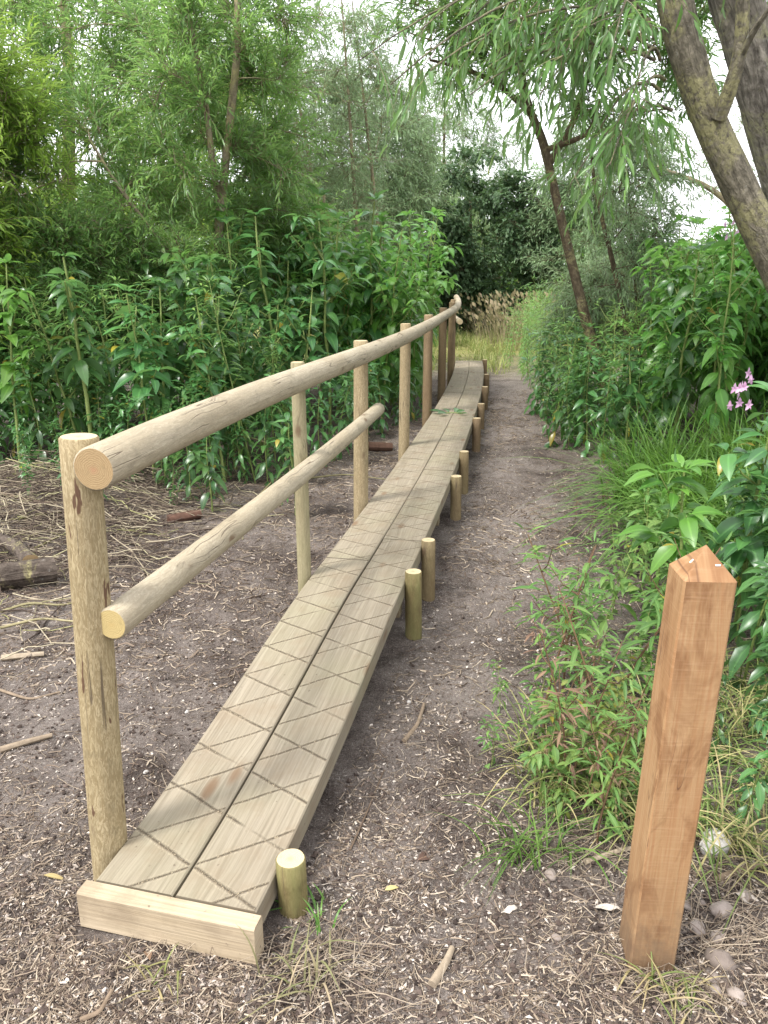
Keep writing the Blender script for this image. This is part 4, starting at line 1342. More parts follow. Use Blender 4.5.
proto('balsam', [herb(1.55, 200 + k, M['balsam'], BAL, 0.165, 0.09, 0.26, 3, 0.015, shoots=5) for k in range(6)])
proto('balsam_bright', [herb(1.6, 220 + k, M['balsam_bright'], BAL, 0.155, 0.085, 0.2, 3, 0.011, shoots=6) for k in range(4)])
proto('nettle', [herb(0.75, 240 + k, M['balsam'], BAL_LO, 0.105, 0.06, 0.08, 3, 0.005, shoots=3, name='nettle_plant') for k in range(4)])
proto('wild', [herb(1.3, 260 + k, M['willow'], WIL, 0.10, 0.035, 0.1, 3, 0.006, shoots=8, name='willowherb_plant', droopy=0.6) for k in range(3)])


# weeds of the patch by the marker post
proto('sapling', [herb(0.62, 320 + k, M['weed'], WIL, 0.095, 0.03, 0.18, 2, 0.005, lean=0.3, shoots=5, stemmat=M['stem_brown'], name='willow_seedling', droopy=0.5, top=4) for k in range(3)])
proto('weedlet', [herb(0.34, 330 + k, M['weed'], BAL_LO, 0.068, 0.05, 0.15, 2, 0.0035, lean=0.2, shoots=3, name='leafy_weed', top=4) for k in range(3)])
proto('mugwort', [herb(0.26, 340 + k, M['mugwort'], OVAL, 0.034, 0.022, 0.2, 3, 0.003, lean=0.2, shoots=6, name='feathery_weed', top=5) for k in range(2)])
proto('dead', [herb(0.45, 350 + k, M['dead'], WIL, 0.05, 0.05, 0.3, 2, 0.0035, lean=0.3, shoots=3, stemmat=M['stem_brown'], name='withered_stalk', top=2) for k in range(2)])


def scatter_region(poly, n, mind, seed):
    r = np.random.default_rng(seed)
    poly = np.array(poly)
    lo, hi = poly.min(0), poly.max(0)
    out = []
    tries = 0
    while len(out) < n and tries < 20000:
        tries += 1
        p = r.uniform(lo, hi)
        ins = False
        j = len(poly) - 1
        for i in range(len(poly)):
            if (poly[i][1] > p[1]) != (poly[j][1] > p[1]) and p[0] < (poly[j][0] - poly[i][0]) * (p[1] - poly[i][1]) / (poly[j][1] - poly[i][1]) + poly[i][0]:
                ins = not ins
            j = i
        if ins and all((p[0] - q[0]) ** 2 + (p[1] - q[1]) ** 2 > mind * mind for q in out):
            out.append(p)
    return out


# left bank, front rank to back
LB1 = [(-4.0, 6.5), (-3.2, 6.15), (-2.3, 5.8), (-1.5, 5.6), (-0.95, 5.75), (-0.6, 6.5), (-0.9, 7.0), (-1.6, 6.9), (-2.4, 7.0), (-4.2, 7.4)]
for p in scatter_region(LB1, 46, 0.17, 1):
    f = random.uniform(0.5, 1.0)
    use('balsam', p, random.uniform(0, 6.3), f * (0.9 if p[0] < -2 else 1.05), 'tall broad leaved balsam plant in the front rank of the left bank', 'plant', 'balsam plants in the front of the left bank')
LB2 = [(-4.4, 7.4), (-1.6, 7.0), (-0.8, 7.0), (-0.3, 7.8), (0.0, 8.8), (-0.8, 9.5), (-2.2, 9.2), (-4.8, 9.0)]
for p in scatter_region(LB2, 50, 0.24, 2):
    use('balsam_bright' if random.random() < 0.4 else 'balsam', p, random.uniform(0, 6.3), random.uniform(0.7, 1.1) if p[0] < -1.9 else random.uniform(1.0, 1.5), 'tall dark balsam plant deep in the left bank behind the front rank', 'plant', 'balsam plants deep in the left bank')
for p in scatter_region(LB1, 16, 0.3, 51):
    use('wild', p, random.uniform(0, 6.3), random.uniform(0.7, 1.15), 'slim narrow leaved herb among the broad balsams of the left bank', 'plant', 'narrow leaved herbs in the left bank')
for p in scatter_region([(-3.4, 5.7), (-2.6, 4.9), (-1.6, 4.6), (-1.3, 5.0), (-2.4, 5.6)], 12, 0.2, 52):
    use('nettle', p, random.uniform(0, 6.3), random.uniform(0.3, 0.55), 'green shoot coming up through the brushwood', 'plant', 'green shoots in the brushwood')
LB3 = [(-0.35, 8.4), (0.05, 7.9), (0.45, 9.2), (0.6, 10.6), (0.35, 12.0), (-0.3, 11.5), (-0.4, 9.6)]
for p in scatter_region(LB3, 32, 0.2, 3):
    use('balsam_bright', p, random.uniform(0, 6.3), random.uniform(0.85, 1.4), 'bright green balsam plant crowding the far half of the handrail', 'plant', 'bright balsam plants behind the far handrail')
# low growth along the foot of the left bank
LF = [(-3.6, 6.2), (-2.2, 5.55), (-1.3, 5.15), (-0.75, 5.5), (-0.35, 6.4), (0.05, 7.3), (0.5, 8.6), (0.2, 8.6), (-0.9, 6.3), (-1.4, 5.8), (-2.3, 6.1), (-3.6, 6.7)]
for p in scatter_region(LF, 46, 0.14, 4):
    use('nettle', p, random.uniform(0, 6.3), random.uniform(0.6, 1.1), 'low leafy nettle at the foot of the left bank', 'plant', 'nettles along the foot of the left bank')
# right bank
RB1 = [(2.5, 6.1), (3.2, 5.9), (4.6, 5.5), (4.8, 6.5), (4.2, 8.0), (2.9, 8.2), (2.3, 7.2), (2.2, 6.3)]
for p in scatter_region(RB1, 46, 0.22, 5):
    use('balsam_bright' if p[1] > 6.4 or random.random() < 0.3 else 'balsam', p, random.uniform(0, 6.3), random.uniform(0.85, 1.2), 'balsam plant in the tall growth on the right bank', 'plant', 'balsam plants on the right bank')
RB2 = [(1.75, 7.0), (2.3, 6.6), (2.6, 7.5), (2.5, 9.0), (2.6, 11.0), (2.9, 13.5), (2.0, 13.5), (1.95, 11.0), (1.85, 9.0)]
for p in scatter_region(RB2, 44, 0.22, 6):
    use('wild', p, random.uniform(0, 6.3), random.uniform(0.6, 0.95), 'bushy narrow leaved herb lining the right of the path', 'plant', 'narrow leaved herbs lining the right of the path')
RB3 = [(1.48, 6.9), (1.75, 6.2), (2.3, 5.8), (2.4, 7.0), (2.1, 8.8), (1.65, 8.8)]
for p in scatter_region(RB3, 34, 0.14, 7):
    use('nettle', p, random.uniform(0, 6.3), random.uniform(0.6, 1.35), 'low leafy nettle below the leaning willow', 'plant', 'nettles below the leaning willow')
RB4 = [(1.75, 3.6), (1.45, 3.1), (1.2, 2.6), (1.4, 2.2), (2.2, 2.8), (2.4, 3.6)]
for p in scatter_region(RB4, 22, 0.16, 8):
    use('nettle', p, random.uniform(0, 6.3), random.uniform(0.75, 1.15), 'leafy green plant crowding the right edge behind the marker post', 'plant', 'leafy plants behind the marker post')
for p in scatter_region([(1.0, 2.3), (1.5, 3.6), (1.7, 4.4), (1.35, 4.3), (0.85, 3.0), (0.8, 2.5)], 16, 0.15, 53):
    use('weedlet', p, random.uniform(0, 6.3), random.uniform(0.8, 1.5), 'leafy weed between the weed patch and the long grass', 'plant', 'weeds below the long grass')
for p in scatter_region([(0.9, 1.7), (1.6, 1.9), (1.7, 2.6), (1.2, 2.5)], 10, 0.16, 54):
    use('nettle', p, random.uniform(0, 6.3), random.uniform(0.35, 0.6), 'low nettle in the grass right of the marker post', 'plant', 'low nettles right of the marker post')
# far sides of the path and behind the camera's view, so that the clearing closes
for (poly, n, key, sd, lb, gp) in (([(0.2, 12.5), (0.9, 13.5), (1.2, 17), (-0.5, 18), (-2.5, 14), (-1.0, 12)], 34, 'wild', 9, 'bushy herb beyond the left side of the far handrail', 'herbs left of the far path'),
                                   ([(2.9, 12.0), (4.5, 11), (5.5, 15), (4.0, 19), (3.0, 17)], 34, 'wild', 10, 'bushy herb growing beyond the right bend of the path', 'herbs right of the far path'),
                                   ([(4.4, 8.2), (5.2, 5.0), (6.6, 6.0), (6.0, 10.5), (3.4, 10.5), (3.2, 8.6)], 30, 'balsam_bright', 11, 'bright balsam plant far back on the right bank', 'bright balsam plants far back on the right bank')):
    for p in scatter_region(poly, n, 0.3, sd):
        use(key, p, random.uniform(0, 6.3), random.uniform(0.75, 1.15), lb, 'plant', gp)

# single plants that stand out
def lone(h, seed, mk, px, Y, label, name='balsam_plant', **kw):
    o = herb(h, seed, M[mk], name=name, **kw)
    x = (px - 384) / F * (Y * CP + 0.9 * SP)
    o.location = (x, Y, float(gz(x, Y)))
    tag(o, label, 'plant')
    return o


o = lone(0.80, 301, 'balsam_bright', 692, 2.9, 'broad leaved bright balsam right behind the marker post', lsize=0.17, start=0.35, step=0.11, shoots=3)
o = lone(1.05, 302, 'balsam', 752, 3.1, 'balsam with pale pink flowers at the right edge', lsize=0.17, start=0.3, shoots=3)
flowers(o, (-0.12, -0.05, 1.06), 11, 1)
flowers(o, (0.10, 0.02, 1.10), 7, 2)
o = lone(1.75, 303, 'balsam_bright', 716, 5.4, 'tall balsam topped with pink blossom beside the leaning trunk', lsize=0.15, start=0.3, shoots=4)
flowers(o, (-0.05, -0.1, 1.72), 10, 3)
flowers(o, (0.12, -0.05, 1.74), 8, 4)
lone(0.95, 304, 'balsam', 632, 6.3, 'single upright balsam stem in front of the leaning willow', lsize=0.15, start=0.45, shoots=1)
lone(1.55, 305, 'balsam', 88, 5.75, 'balsam with a thick pale green stem left of the nearest rail post', lsize=0.17, r0=0.020, start=0.5, shoots=3)
lone(1.5, 306, 'balsam_bright', 12, 5.7, 'balsam with bright green leaves at the left edge above the brushwood', lsize=0.17, r0=0.013, start=0.4, shoots=4)  # leaves take the brighter balsam green
lone(1.35, 307, 'balsam', 148, 5.6, 'balsam with pale broad top leaves above the nearest rail post', lsize=0.19, r0=0.012, start=0.45, shoots=3)
lone(0.62, 308, 'balsam', 292, 4.9, 'small balsam shoot behind the thinnest rail post', lsize=0.12, r0=0.007, start=0.3, shoots=2)
lone(0.50, 309, 'balsam', 205, 4.95, 'small balsam shoot behind the top rail near its middle', lsize=0.12, r0=0.006, start=0.3, shoots=2)

WP = [('sapling', 545, 655, 1.05, 'taller willow seedling with narrow leaves beside the path'), ('sapling', 585, 640, 1.1, 'willow seedling between the path and the marker post'),
      ('sapling', 612, 690, 0.95, 'willow seedling close behind the marker post'), ('sapling', 570, 720, 0.8, 'lower willow seedling in the weed patch'),
      ('sapling', 622, 620, 1.1, 'willow seedling at the back of the weed patch'), ('sapling', 560, 610, 0.9, 'willow seedling at the path edge behind the others'),
      ('sapling', 598, 770, 0.7, 'short willow seedling in front of the weed patch')]
for k, (key, px, py, sc, lb) in enumerate(WP):
    p = at(px, py + 75, 0)
    use(key, p, random.uniform(0, 6.3), sc, lb, 'plant', 'willow seedlings in the weed patch', k)
WL = [(500, 712), (492, 770), (560, 830), (540, 800), (590, 800), (610, 840), (575, 745), (522, 755), (640, 750), (605, 720), (540, 720), (630, 800)]
for k, (px, py) in enumerate(WL):
    p = at(px, py, 0)
    use('weedlet', p, random.uniform(0, 6.3), random.uniform(0.5, 0.9), 'small leafy weed in the patch beside the marker post', 'plant', 'small weeds beside the marker post', k)
for k, (px, py, lb) in enumerate(((600, 800, 'yellow green feathery weed left of the marker post'), (622, 785, 'yellow green feathery weed touching the marker post'), (565, 790, 'yellow green feathery weed in mid patch'))):
    use('mugwort', at(px, py, 0), random.uniform(0, 6.3), random.uniform(1.0, 1.4), lb, 'plant', 'feathery weeds', k)
for k, (px, py) in enumerate(((560, 800), (585, 815), (545, 760), (600, 820), (620, 810), (575, 700))):
    use('dead', at(px, py, 0), random.uniform(0, 6.3), random.uniform(0.5, 0.9), 'small withered stalk at the foot of the weed patch', 'plant', 'small withered stalks in the weed patch', k)
for k, (px, py) in enumerate(((575, 520), (600, 510), (618, 505), (590, 535), (560, 500), (610, 530), (628, 520))):
    use('dead', at(px, py, 0), random.uniform(0, 6.3), random.uniform(0.35, 0.7), 'low dry stalk on the bare edge of the path below the leaning willow', 'plant', 'dry stalks at the path edge', k)
for k, (px, py, lb) in enumerate(((612, 745, 'withered reddish brown stalk left of the marker post'), (560, 770, 'withered stalk in the weed patch'), (570, 640, 'withered stalk at the back of the weed patch'), (590, 690, 'withered stalk among the willow seedlings'))):
    use('dead', at(px, py + 30, 0), random.uniform(0, 6.3), random.uniform(0.9, 1.2), lb, 'plant', 'withered stalks', k)

# ------------------------------------------------------------------ grasses
def tuft(mb, c, n, L, spread, wid, bend, seed, lean=(0, 0), varr=(0, 1)):
    r = np.random.default_rng(seed)
    P = np.stack([c[0] + r.normal(0, spread, n), c[1] + r.normal(0, spread, n), np.zeros(n)], -1)
    P[:, 2] = gz(P[:, 0], P[:, 1]) - 0.01
    D = np.stack([r.normal(0, 0.32, n) + lean[0], r.normal(0, 0.32, n) + lean[1], np.ones(n)], -1)
    ribbons(mb, P, D, L * r.uniform(0.5, 1.15, n), wid * r.uniform(0.7, 1.3, n), bend * r.uniform(0.3, 1.5, n), r.uniform(*varr, n), 6)


mb = MB()
for k, p in enumerate(scatter_region([(1.55, 4.2), (1.9, 3.6), (2.6, 3.8), (3.1, 4.6), (3.0, 5.6), (2.2, 5.7), (1.65, 5.2)], 48, 0.14, 20)):
    tuft(mb, p, 75, 0.85, 0.07, 0.012, 0.75, 400 + k, (-0.12, -0.15), (0.1, 1.0))
tag(mb.build('tall_grass', M['grass']), 'long arching green grass on the right bank', 'grass', kind='stuff')
mb = MB()
for k, p in enumerate(scatter_region([(0.95, 1.75), (1.5, 1.9), (1.6, 2.7), (1.2, 2.9), (0.85, 2.3), (0.45, 2.2), (0.4, 2.0), (0.75, 1.75)], 40, 0.1, 21)):
    tuft(mb, p, 34, 0.30, 0.05, 0.005, 0.9, 440 + k, (0, -0.1), (0, 0.75))
tag(mb.build('verge_grass', M['grass_mixed']), 'green and straw coloured grass among the weeds by the marker post', 'grass', kind='stuff')
# hay beyond the boards
mb = MB()
pts = scatter_region([(0.9, 12.6), (1.9, 12.6), (2.6, 16), (3.6, 20.5), (-0.2, 20.5), (0.3, 15)], 240, 0.12, 22)
for k, p in enumerate(pts):
    onpath = abs(p[0] - (1.25 + 0.03 * (p[1] - 12))) < 0.42 and p[1] < 17
    tuft(mb, p, 16, 0.10 if onpath else 0.40, 0.10, 0.012, 0.6, 500 + k, (0, 0), (0.2, 1.0) if onpath else (0.0, 0.9))
M['grass_far'] = mat_leaf('yellow_green_grass_blade', [(0.12, 0.20, 0.04), (0.22, 0.28, 0.07), (0.36, 0.36, 0.13), (0.48, 0.43, 0.22)], (0.38, 0.44, 0.12), None, 0.35, 0.6)  # blade colours run from green to straw yellow
tag(mb.build('yellow_grass', M['grass_far']), 'yellow and green grass where the boards end', 'grass', kind='stuff')
mb = MB()
for k in range(26):
    a = rng.uniform(0, 1)
    if k < 30:
        c = (rng.uniform(2.3, 4.0), rng.uniform(16.0, 19.5))
    else:
        c = (rng.uniform(0.0, 2.4), rng.uniform(18.0, 20.5))
    n = 20
    P = np.stack([c[0] + rng.normal(0, 0.22, n), c[1] + rng.normal(0, 0.16, n), np.zeros(n)], -1)
    D = np.stack([rng.normal(-0.15, 0.25, n), rng.normal(0, 0.16, n), np.ones(n)], -1)
    L = rng.uniform(0.55, 1.3, n)
    ribbons(mb, P, D, L, np.full(n, 0.012), rng.uniform(0.1, 0.5, n), rng.uniform(0.3, 1, n), 5)
    tip = P + norm(D) * (L * 0.86)[:, None]
    add_leaves(mb, OVAL_LO, tip, norm(D) + np.array([-0.25, 0, 0]), rng.standard_normal((n, 3)), rng.uniform(0.07, 0.14, n), rng.uniform(0.3, 1, n))
tag(mb.build('seeding_grass', M['hay']), 'tall buff seeding grass at the end of the path below the dark tree', 'grass', kind='stuff')
# single tufts near the camera
TU = [(522, 858, 44, 0.22, 'grass', 'green grass tuft at the path edge left of the marker post'), (312, 925, 16, 0.13, 'grass', 'small green grass tuft beside the near stump of the boardwalk'),
      (668, 990, 40, 0.13, 'grass_mixed', 'pale grass tuft at the foot of the marker post'), (560, 850, 22, 0.20, 'grass', 'thin green grass tuft below the willow seedlings'),
      (745, 850, 46, 0.30, 'grass_mixed', 'dry bent grass tuft at the right edge'), (165, 985, 14, 0.10, 'grass_mixed', 'tiny yellowing grass sprig below the end board'),
      (300, 985, 30, 0.16, 'hay', 'flattened straw tuft right of the end board'), (640, 830, 30, 0.25, 'grass', 'green grass tuft left of the white rock')]
for k, (px, py, n, L, mk, lb) in enumerate(TU):
    p = at(px, py, 0)
    mb = MB()
    tuft(mb, p[:2], n, L, 0.035, 0.0045, 0.9, 700 + k, (0, -0.05), (0.05, 0.85))
    c = np.array([p[0], p[1], 0])
    mb.v = [v - c for v in mb.v]
    tag(mb.build('grass_tuft', M[mk], loc=c), lb, 'grass', 'single grass tufts on the soil')

# ------------------------------------------------------------------ litter on the soil
def deck_mask(x, y, m=0.0):
    t = np.interp(y, PATH[:, 1], PATH[:, 0])
    return (np.abs(x - t) < 0.235 + m) & (y > 1.44) & (y < 12.2)


def spots(n, y0, y1, seed, k=0.62, wl=0.56, wr=0.56):
    r = np.random.default_rng(seed)
    q = r.random(n)
    y = 1.0 / ((1 - q) / y0 + q / y1)              # denser near
    x = r.uniform(-1, 1, n) * (y * k + 0.25)
    ok = ~deck_mask(x, y)
    return x[ok], y[ok], r


# small crumbs of soil
x, y, r = spots(16000, 1.0, 7.5, 31)
keep = r.random(len(x)) < 0.45 + 0.9 * (vnoise(x * 1.6, y * 1.6, 9) + 0.3)
x, y = x[keep], y[keep]
ico = np.array([(0, 0, 1), (0.89, 0, 0.45), (0.28, 0.85, 0.45), (-0.72, 0.53, 0.45), (-0.72, -0.53, 0.45), (0.28, -0.85, 0.45), (0.5, 0.5, -0.6), (-0.5, 0.4, -0.6), (0, -0.6, -0.6)])
icf = np.array([(0, 1, 2), (0, 2, 3), (0, 3, 4), (0, 4, 5), (0, 5, 1), (1, 6, 2), (2, 7, 3), (2, 6, 7), (3, 7, 4), (4, 8, 5), (4, 7, 8), (5, 8, 1), (1, 8, 6), (6, 8, 7)])
m = len(x)
s = 0.002 + 0.006 * r.random(m) ** 3 + 0.002 * r.random(m)
P = np.stack([x, y, gz(x, y)], -1)[:, None] + s[:, None, None] * ico[None] * r.uniform(0.6, 1.4, (m, 9, 1))
mb = MB()
mb.add(P.reshape(-1, 3), (icf[None] + (np.arange(m) * 9)[:, None, None]).reshape(-1, 3), None, np.repeat(r.random(m), 9))
tag(mb.build('soil_crumbs', M['crumb'], smooth=False), 'loose dark crumbs of soil', 'soil', kind='stuff')
# shredded wood
x, y, r = spots(90000, 1.0, 9.5, 32)
dens = 0.42 + 1.1 * np.clip(vnoise(x * 1.3, y * 1.3, 12) + vnoise(x * 5, y * 5, 13) * 0.6 + 0.2, 0, 1)
dens = dens * np.where((x > np.interp(y, PATH[:, 1], PATH[:, 0])) & (x < 1.6), 1.15, 1.0)
keep = r.random(len(x)) < dens
x, y = x[keep], y[keep]
m = len(x)
L = (0.004 + 0.020 * r.random(m) ** 2.4) * np.clip(0.8 + y * 0.12, 1, 1.6)
a = r.uniform(0, 2 * PI, m)
D = np.stack([np.cos(a), np.sin(a), r.normal(0, 0.22, m)], -1)
P = np.stack([x, y, gz(x, y) + 0.002], -1)
mb = MB()
upn = np.array([0, 0, 1.0]) + 0.45 * r.standard_normal((m, 3))
vv = np.clip(r.beta(1.6, 1.2, m), 0, 1)
kind = r.integers(0, 4, m)
for kk in range(4):
    q = kind == kk
    V0, f0, U0 = leaf_tpl(3, (0.16, 0.3, 0.5, 0.75)[kk], 0.0, 0.2, 1.0, 2)
    V0 = V0.copy()
    V0[:, 1] += np.random.default_rng(kk).normal(0, 0.07, len(V0)); V0[:, 2] += np.random.default_rng(kk + 9).normal(0, 0.05, len(V0))
    add_leaves(mb, (V0, f0, U0), P[q], D[q], upn[q], L[q] * (1.3, 1.0, 0.8, 0.6)[kk], vv[q])
tag(mb.build('wood_chips', M['chips'], smooth=False), 'pale shredded wood scattered over the soil', 'wood chips', kind='stuff')
# straw and thin dead stems
x, y, r = spots(8000, 1.0, 8.0, 33)
keep = r.random(len(x)) < 0.35 + 0.9 * np.clip(vnoise(x * 1.1, y * 1.1, 15) + 0.25, 0, 1)
x, y = x[keep], y[keep]
m = len(x)
a = r.uniform(0, 2 * PI, m)
L = 0.015 + 0.10 * r.random(m) ** 2.4
D = np.stack([np.cos(a), np.sin(a), r.normal(0.04, 0.05, m)], -1)
t = np.linspace(-0.5, 0.5, 5)
cur = r.normal(0, 0.25, m)
side = np.stack([-np.sin(a), np.cos(a), np.zeros(m)], -1)
C = np.stack([x, y, np.zeros(m)], -1)[:, None] + D[:, None] * (t[None, :, None] * L[:, None, None]) + side[:, None] * ((t ** 2)[None, :, None] * (cur * L)[:, None, None])
C[..., 2] = gz(C[..., 0], C[..., 1]) + 0.003 + np.abs(C[..., 2]) * 0.5
mb = MB()
prisms(mb, C, np.broadcast_to((0.0005 + 0.0006 * r.random(m))[:, None], (m, 5)), r.random(m))
# drifts of straw: below the end board and by the right edge
for (px, py, n, sp) in ((330, 975, 110, 0.10), (745, 940, 190, 0.10), (200, 960, 40, 0.09), (690, 1000, 70, 0.08), (735, 880, 80, 0.1), (590, 920, 40, 0.12), (600, 515, 120, 0.25), (610, 850, 90, 0.12), (560, 840, 60, 0.1)):
    c = at(px, py, 0)
    xx = c[0] + r.normal(0, sp, n); yy = c[1] + r.normal(0, sp * 0.6, n)
    ok = ~deck_mask(xx, yy, 0.02)
    xx, yy = xx[ok], yy[ok]; n = len(xx)
    a = r.normal(0.6, 0.8, n); L = 0.03 + 0.14 * r.random(n) ** 1.8
    D = np.stack([np.cos(a), np.sin(a), r.normal(0, 0.05, n)], -1)
    C = np.stack([xx, yy, r.uniform(0.002, 0.03, n)], -1)[:, None] + D[:, None] * (t[None, :, None] * L[:, None, None])
    C = C + np.array([0, 0, -0.1]) * ((t ** 2)[None, :, None] * L[:, None, None] * r.uniform(0, 1.5, (n, 1, 1)))
    C[..., 2] = np.maximum(C[..., 2], 0.003) + gz(C[..., 0], C[..., 1])
    prisms(mb, C, np.broadcast_to((0.0006 + 0.0006 * r.random(n))[:, None], (n, 5)), 0.35 + 0.65 * r.random(n))
tag(mb.build('straw', M['straw']), 'bleached straw and thin dead stems lying on the soil', 'straw', kind='stuff')
# mulch: short broken fibres everywhere
mb = MB()
x, y, r = spots(70000, 1.0, 9.5, 35)
dn = 0.35 + 0.9 * np.clip(vnoise(x * 1.7, y * 1.7, 25) + 0.6 * vnoise(x * 6, y * 6, 26) + 0.15, -0.2, 1)
keep = r.random(len(x)) < dn
x, y = x[keep], y[keep]
m = len(x)
a = r.uniform(0, 2 * PI, m)
L = (0.006 + 0.038 * r.random(m) ** 2.6) * np.clip(0.8 + y * 0.1, 1, 1.5)
D = np.stack([np.cos(a), np.sin(a), r.normal(0.0, 0.12, m)], -1)
t3 = np.linspace(-0.5, 0.5, 3)
C = np.stack([x, y, np.full(m, 0.003)], -1)[:, None] + D[:, None] * (t3[None, :, None] * L[:, None, None]) + r.normal(0, 0.06, (m, 3, 3)) * L[:, None, None]
C[..., 2] = np.maximum(C[..., 2], 0.001) + gz(C[..., 0], C[..., 1])
prisms(mb, C, np.broadcast_to((0.0006 + 0.0013 * r.random(m) ** 2)[:, None], (m, 3)) * np.clip(0.8 + y * 0.1, 1, 1.5)[:, None], np.clip(r.beta(1.7, 1.3, m), 0, 1))
x = r.uniform(-2.6, 2.6, 60000); y = r.uniform(2.6, 10.5, 60000)
ok = (~deck_mask(x, y, 0.02)) & (r.random(len(x)) < 0.3 + 1.2 * np.clip(vnoise(x * 1.2, y * 0.9, 27) + 0.5 * vnoise(x * 4, y * 4, 28) + 0.1, -0.15, 1))
x, y = x[ok], y[ok]
m = len(x)
a = r.uniform(0, 2 * PI, m)
L = 0.012 + 0.07 * r.random(m) ** 2.6
D = np.stack([np.cos(a), np.sin(a), r.normal(0.0, 0.12, m)], -1)
C = np.stack([x, y, np.full(m, 0.003)], -1)[:, None] + D[:, None] * (t3[None, :, None] * L[:, None, None]) + r.normal(0, 0.07, (m, 3, 3)) * L[:, None, None]
C[..., 2] = np.maximum(C[..., 2], 0.001) + gz(C[..., 0], C[..., 1])
prisms(mb, C, np.broadcast_to((0.0012 + 0.0026 * r.random(m) ** 2)[:, None], (m, 3)), np.clip(r.beta(1.0, 0.9, m), 0, 1))
tag(mb.build('mulch', M['straw'], smooth=False), 'short broken fibres of shredded stems covering the soil', 'mulch', kind='stuff')
# brushwood on the left
mb = MB()
r = np.random.default_rng(34)
n = 2900
xx = r.normal(-2.15, 0.75, n); yy = r.normal(4.5, 1.0, n)
ok = (xx < -0.95 + (yy - 4) * 0.25 + r.normal(0, 0.12, n)) & (yy < 6.6) & (yy > 2.5) & (r.random(n) < 0.35 + 0.65 * (yy > 3.7))
xx, yy = xx[ok], yy[ok]; n = len(xx)
a = r.normal(0.1, 0.9, n); L = r.uniform(0.08, 0.65, n) * r.uniform(0.5, 1, n)
D = np.stack([np.cos(a), np.sin(a), r.normal(0, 0.16, n)], -1)
hz = r.uniform(0.0, 0.16, n) * np.exp(-((xx + 2.3) / 0.9) ** 2)
C = np.stack([xx, yy, hz], -1)[:, None] + D[:, None] * (t[None, :, None] * L[:, None, None]) + r.normal(0, 0.02, (n, 5, 3)) * L[:, None, None] * 1.5
C[..., 2] = np.maximum(C[..., 2], 0.004) + gz(C[..., 0], C[..., 1])
prisms(mb, C, np.broadcast_to((0.0010 + 0.0030 * r.random(n) ** 2)[:, None], (n, 5)), r.random(n), ns=4)
tag(mb.build('brushwood', M['brush']), 'heap of dead cut twigs and stems on the soil at the left', 'brushwood', kind='stuff')

# logs, sticks, stems
def rod(name, label, cat, pts, r0, r1, mat, group=None, capmat=None, ns=10, seed=0, rough=0.12, var=None):
    pts = np.array(pts, float)
    c = pts.mean(0).copy(); c[2] = float(gz(c[0], c[1]))
    n = 14
    s = np.linspace(0, 1, len(pts)); q = np.linspace(0, 1, n)
    P = np.stack([np.interp(q, s, pts[:, j]) for j in range(3)], -1)
    for _ in range(2):
        P[1:-1] = (P[:-2] + 2 * P[1:-1] + P[2:]) / 4
    mb = MB()
    tube(mb, P - c, np.linspace(r0, r1, n), ns, 0, 1 if capmat else None, rough=rough, seed=seed, var=random.random() if var is None else var)
    o = mb.build(name, [mat, capmat] if capmat else [mat], loc=c)
    return tag(o, label, cat, group)


def gpt(px, py, dz=0.0):
    p = at(px, py, 0)
    for _ in range(4):
        p = at(px, py, float(gz(p[0], p[1])) + dz)
    return p


rod('log', 'short dark log with a ragged pale end in the brushwood', 'log', [gpt(-10, 578, 0.07), gpt(54, 570, 0.07)], 0.062, 0.068, M['bark_log'], None, M['grain_rail'], 18, 1, 0.2)
rod('log', 'thin grey log lying across the dark one', 'log', [gpt(-4, 536, 0.10), gpt(16, 548, 0.10), gpt(30, 562, 0.10)], 0.035, 0.042, M['bark_log'], None, M['grain_rail'], 14, 2, 0.2)
rod('log', 'red brown split log on the soil beyond the third rail post', 'log', [gpt(368, 446, 0.04), gpt(392, 447, 0.04)], 0.045, 0.04, M['redlog'], None, M['grain_rail'], 12, 3, 0.2)
rod('log', 'small red brown log half hidden behind the lower rail', 'log', [gpt(168, 520, 0.03), gpt(200, 514, 0.03)], 0.03, 0.028, M['redlog'], None, None, 10, 4, 0.2)
for k, (pts, r0, r1, lb) in enumerate([([(404, 741), (418, 724), (424, 704)], 0.008, 0.006, 'curved brown stick on the path right of the boards'),
                                       ([(575, 797), (612, 782), (655, 770)], 0.011, 0.007, 'thick stick poking from the weeds to the marker post'),
                                       ([(432, 985), (446, 962), (452, 948)], 0.011, 0.007, 'short pale stick on the soil at the lower middle'),
                                       ([(0, 750), (26, 742), (52, 735)], 0.012, 0.008, 'brown stick at the left edge of the soil'),
                                       ([(2, 658), (22, 656), (44, 654)], 0.014, 0.012, 'pale bleached stick at the left edge'),
                                       ([(585, 862), (620, 850), (648, 846)], 0.008, 0.006, 'thin stick behind the foot of the marker post'),
                                       ([(715, 880), (745, 868), (775, 862)], 0.010, 0.006, 'grey stick by the right edge below the white rock'),
                                       ([(80, 1020), (100, 1012), (112, 990)], 0.006, 0.004, 'bent twig at the bottom left corner'),
                                       ([(350, 850), (368, 810), (384, 770)], 0.003, 0.002, 'thin dark twig lying straight beside the boards'),
                                       ([(0, 493), (40, 503), (75, 502)], 0.012, 0.008, 'long dead branch at the back of the brushwood'),
                                       ([(0, 690), (30, 700), (60, 692)], 0.006, 0.004, 'dark twig in front of the brushwood'),
                                       ([(660, 850), (700, 838), (740, 820)], 0.006, 0.004, 'thin twig behind the marker post by the white rock')]):
    rod('stick', lb, 'stick', [gpt(*p, r0 * 0.8) for p in pts], r0, r1, M['stick'], 'sticks lying on the soil', None, 8, 30 + k)
